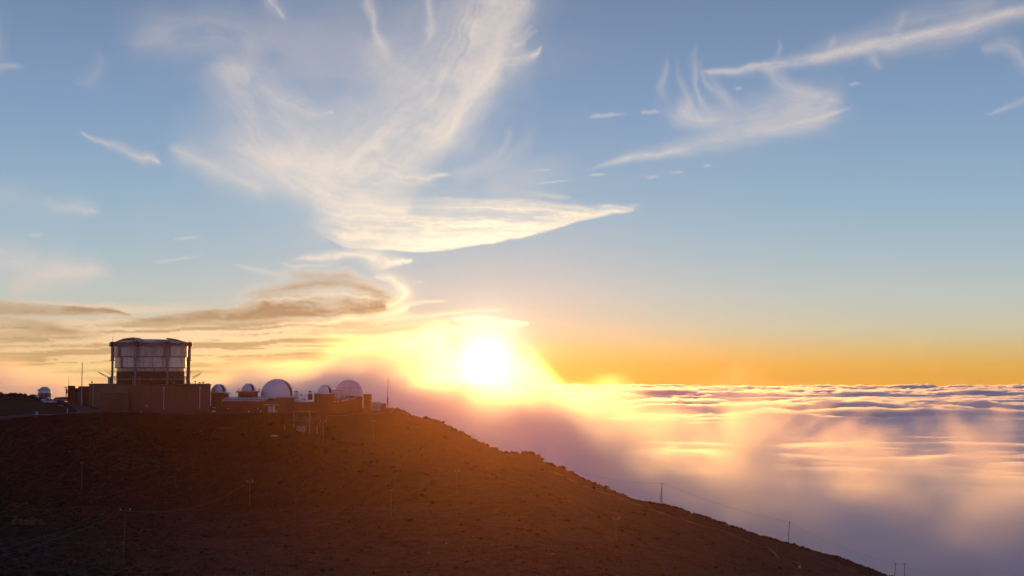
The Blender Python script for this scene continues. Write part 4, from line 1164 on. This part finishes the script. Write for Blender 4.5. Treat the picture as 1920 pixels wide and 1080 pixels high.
    for pts in ([(1702, 22, 4), (1690, 48, 9), (1668, 76, 10)], [(1572, 62, 4), (1566, 82, 9), (1556, 98, 9)], [(1457, 74, 3), (1458, 92, 5), (1450, 112, 6)], [(1652, 100, 12), (1650, 118, 12), (1664, 140, 4)]):
        stroke(pts, .28, L=40, Wn=3.5, soft=.6, ends=(.4, .3))
    stroke([(1248, 165, 12), (1266, 196, 24), (1312, 222, 26), (1390, 226, 30), (1480, 208, 40), (1555, 190, 30), (1590, 190, 8)], .52, L=150, Wn=7, soft=.65, ends=(.15, .1))
    for pts, a_ in (([(1262, 96, 3), (1250, 130, 6), (1233, 165, 8), (1248, 196, 10)], .36), ([(1282, 106, 3), (1272, 150, 7), (1284, 190, 9), (1320, 225, 8)], .34), ([(1316, 68, 2), (1306, 118, 6), (1300, 160, 8), (1322, 200, 8), (1360, 224, 6)], .46),
                    ([(1330, 84, 2), (1318, 126, 6), (1332, 165, 8), (1372, 200, 8), (1430, 222, 6)], .44), ([(1346, 110, 3), (1336, 140, 5), (1356, 178, 7), (1400, 206, 8)], .34)):
        stroke(pts, a_ * .72, L=60, Wn=3.2, warp=.8, ends=(.4, .4), soft=.35)
    stroke([(1430, 128, 8), (1450, 150, 16), (1480, 168, 18), (1540, 186, 12)], .36, L=120, Wn=5, soft=.4)
    stroke([(1600, 196, 5), (1560, 215, 18), (1490, 235, 22), (1420, 252, 20), (1340, 270, 16), (1240, 288, 10), (1160, 304, 6), (1085, 324, 2)], .62, L=260, Wn=6, ends=(.12, .2), warp=.55, soft=.65, asym=-.2)
    stroke([(1820, 96, 10), (1872, 92, 18), (1905, 110, 18), (1930, 140, 10)], .34, L=90, Wn=5, soft=.6)
    stroke([(1935, 176, 6), (1880, 200, 5), (1835, 216, 2)], .42, L=90, Wn=3, soft=.5)
    for x, y, w_, h_ in ((1135, 216, 26, 5), (1220, 209, 18, 5), (1040, 340, 22, 2), (1120, 327, 26, 2.5), (1010, 320, 16, 1.6), (1222, 332, 12, 3), (1272, 323, 9, 3), (1325, 311, 8, 4), (1605, 157, 11, 4), (1384, 166, 7, 4),
                         (352, 447, 34, 4), (330, 487, 42, 3), (62, 441, 13, 6), (785, 529, 10, 2), (615, 210, 10, 4)):
        n_ = fbm(GX / (w_ * .45), (GY + GX * .06) / (h_ * .8), 4, .65, seed=int(500 + x))
        q_ = np.exp(-(((GX - x + wx * .15) / w_) ** 2 + ((GY - y + (GX - x) * .10 + wy * .1) / (h_ * .75)) ** 2) * .9)
        d_ = np.clip(1.25 * q_ * sstep(.36, .70, n_ * .75 + q_ * .3), 0, .30)
        cover[:] = 1 - (1 - cover) * (1 - d_); dark[:] = dark * (1 - d_)
    # --- left hand plumes
    stroke([(-160, 462, 30), (-20, 478, 40), (80, 500, 40), (150, 515, 26), (225, 512, 8)], .62, L=190, Wn=8, soft=.65)
    stroke([(0, 552, 14), (60, 530, 24), (140, 505, 24), (205, 510, 8)], .6, L=170, Wn=6, soft=.6)
    stroke([(-60, 372, 24), (40, 372, 30), (110, 380, 24), (190, 388, 8)], .26, L=130, Wn=8, soft=.7)
    stroke([(80, 366, 6), (120, 384, 9), (182, 390, 4)], .42, L=80, Wn=4, soft=.5)
    stroke([(-40, 30, 30), (4, 50, 18), (-10, 110, 16)], .28, L=100, soft=.7)
    # --- low layered clouds, lit from behind
    def layer(x0, x1, y0, y1, a, sx, sy, seed, thr=(.42, .6), dk=0.0, fx=120, fy=14):
        m_ = sstep(x0 - fx, x0 + fx, GX) * (1 - sstep(x1 - fx, x1 + fx, GX)) * sstep(y0 - fy, y0 + fy, GY + wy * .5) * (1 - sstep(y1 - fy, y1 + fy, GY))
        n_ = fbm((GX + wx * 2) / sx, (GY + wy * .3 + (GX - 400) * .03) / sy, 6, .58, seed=seed)
        c_ = a * m_ * sstep(thr[0], thr[1], n_)
        cover[:] = 1 - (1 - cover) * (1 - c_); dark[:] = dark * (1 - c_) + dk * c_
    layer(-900, 640, 604, 740, .96, 620, 30, 201, (.12, .38), 0.05, fx=150, fy=16)
    layer(-900, 330, 572, 612, .8, 420, 14, 203, (.30, .55), 0.12, fy=8)
    layer(-900, 780, 600, 712, .80, 380, 11, 205, (.48, .58), 1.0, fy=10)
    layer(-900, 700, 625, 724, .65, 700, 24, 209, (.50, .60), 0.8, fy=14)
    layer(-900, 820, 610, 700, .70, 300, 7, 211, (.53, .66), 0.0, fy=14)
    sheet([-420, -150, 0, 60, 120, 170, 250], [562, 562, 566, 569, 571, 576, 590], [592, 592, 592, 590, 592, 591, 593], .92, shade=1.0, rise=.35, L=260, Wn=7, edge=5, seed=460, base=.7)
    stroke([(-60, 566, 3), (40, 566, 3), (130, 570, 3), (215, 580, 2)], .7, L=200, Wn=2, lo=.1, hi=.5, warp=.5, soft=.5)
    stroke([(-250, 608, 16), (-20, 608, 18), (70, 614, 19), (130, 622, 10), (180, 628, 3)], .85, shade=1.0, L=260, Wn=6, warp=.6, soft=.7, ends=(.02, .15))
    sheet([215, 300, 390, 450, 500, 560, 620, 680, 720, 752], [598, 588, 580, 572, 552, 548, 556, 548, 540, 552], [602, 604, 602, 601, 600, 597, 594, 592, 586, 572], .96, shade=1.0, rise=.45, L=330, Wn=8, edge=4, seed=470, base=.7)
    stroke([(430, 560, 4), (500, 545, 12), (570, 536, 17), (640, 536, 17), (700, 542, 13), (738, 550, 7)], .9, shade=.9, L=260, Wn=6, warp=.7, ends=(.15, .06), soft=.7)
    stroke([(535, 500, 4), (570, 512, 11), (610, 520, 13), (670, 524, 10), (720, 530, 5)], .78, shade=.85, L=160, Wn=5, soft=.6)
    stroke([(470, 566, 3), (560, 560, 5), (660, 556, 4), (720, 556, 2)], .6, L=160, Wn=2.5, soft=.3)
    stroke([(640, 574, 6), (690, 577, 8), (716, 581, 6)], .7, shade=1.0, L=60, Wn=3, soft=.6)
    stroke([(180, 610, 3), (300, 607, 4), (430, 604, 5), (560, 600, 4)], .6, shade=.9, L=260, Wn=3, warp=.5, soft=.5)
    stroke([(700, 514, 3), (732, 520, 7), (752, 534, 10), (763, 550, 10), (744, 566, 9), (722, 574, 3)], 1.0, L=120, Wn=6, warp=.5, ends=(.05, .05), soft=.9)
    stroke([(772, 576, 8), (730, 588, 9), (660, 599, 7), (590, 607, 5), (520, 611, 2)], 1.0, L=220, Wn=4, warp=.45, ends=(.05, .1), soft=.9)
    stroke([(520, 488, 3), (560, 496, 4), (620, 492, 3)], .5, L=90, Wn=3)
    stroke([(440, 500, 3), (500, 508, 7), (560, 515, 5)], .4, L=120, Wn=3)
    stroke([(740, 572, 3), (790, 567, 3), (835, 562, 2)], .45, L=90, Wn=2)
    stroke([(680, 606, 5), (740, 598, 8), (820, 591, 5), (960, 581, 2)], .4, L=200, Wn=3, warp=.5)
    stroke([(560, 626, 4), (650, 621, 8), (760, 617, 6), (840, 611, 3)], .75, shade=.8, L=220, Wn=4, warp=.5, soft=.6)
    stroke([(845, 600, 3), (890, 601, 6), (940, 605, 6), (988, 606, 3)], 1.0, L=120, Wn=4, warp=.25, ends=(.05, .03), soft=.9)
    stroke([(650, 640, 4), (730, 632, 6), (820, 625, 6), (900, 618, 6), (980, 611, 2)], 1.0, L=260, Wn=4, warp=.3, ends=(.1, .03), soft=.9)
    fine = fbm(GX / 9, GY / 5, 3, .6, seed=301)
    cover[:] = np.clip(cover * (.94 + .12 * fine), 0, 1)
    cover[:] *= sstep(-420, -300, GX) * (1 - sstep(2220, 2335, GX)) * sstep(-420, -300, GY)
    # place on a far sphere
    a = (GX - 960) / FPX; b = (540 - GY) / FPX
    f = math.cos(PITCH) - b * math.sin(PITCH); u = math.sin(PITCH) + b * math.cos(PITCH)
    L = np.sqrt(a * a + f * f + u * u); R = 140000.0
    co = np.stack([a / L * R, f / L * R, u / L * R], -1)

    m = bpy.data.materials.new('high_cloud_light'); m.use_nodes = True
    m.cycles.emission_sampling = 'NONE'
    g = G(m.node_tree); g.t.nodes.clear()
    at = g.n('ShaderNodeAttribute', attribute_name='cloud_cover').outputs['Fac']
    dk = g.n('ShaderNodeAttribute', attribute_name='cloud_shade').outputs['Fac']
    geo = g.n('ShaderNodeTexCoord')
    dirv = g.v('NORMALIZE', geo.outputs['Object'])
    c = g.v('DOT_PRODUCT', dirv, tuple(GLOW_DIR))
    ang = g.m('ARCCOSINE', g.m('MINIMUM', c, 1.0))
    lit = g.ramp(g.rng(ang, 0.0, .42), [(0, (2.6, 2.2, 1.5)), (.09, (1.7, 1.45, .95)), (.16, (1.35, 1.15, .82)), (.25, (1.0, .86, .66)), (.36, (.86, .75, .64)), (.58, (.74, .64, .585)), (1.0, (.63, .55, .54))])
    low = g.rng(g.n('ShaderNodeSeparateXYZ').outputs[2], 0, 1)
    sepn = [n for n in m.node_tree.nodes if n.type == 'SEPXYZ'][-1]; g.put(sepn.inputs[0], dirv)
    lowf = g.rng(sepn.outputs[2], .005, .065, 1.0, 0.0)
    lit = g.mix(g.m('MULTIPLY', lowf, .85), lit, g.v('MULTIPLY', lit, (1.36, 1.0, .40)))
    darkc = g.mix(lowf, (.36, .26, .17), (.52, .33, .15))
    col = g.mix(dk, lit, darkc)  # sunlit and shaded tones of the clouds are drawn into the emission colour
    em = g.n('ShaderNodeEmission'); g.put(em.inputs[0], col); em.inputs[1].default_value = 1.0
    tr = g.n('ShaderNodeBsdfTransparent')
    mx = g.n('ShaderNodeMixShader'); g.put(mx.inputs[0], at); g.put(mx.inputs[1], tr.outputs[0]); g.put(mx.inputs[2], em.outputs[0])
    o = g.n('ShaderNodeOutputMaterial'); g.put(o.inputs[0], mx.outputs[0])
    ob = mesh_np('sky', co, grid_faces(*GX.shape), m)
    for nm, arr in (('cloud_cover', cover), ('cloud_shade', dark)):
        at_ = ob.data.attributes.new(nm, 'FLOAT', 'POINT'); at_.data.foreach_set('value', np.ascontiguousarray(arr, dtype=np.float32).ravel())
    return tag(ob, 'evening sky with wispy cirrus plumes', kind='structure')
build_sky()
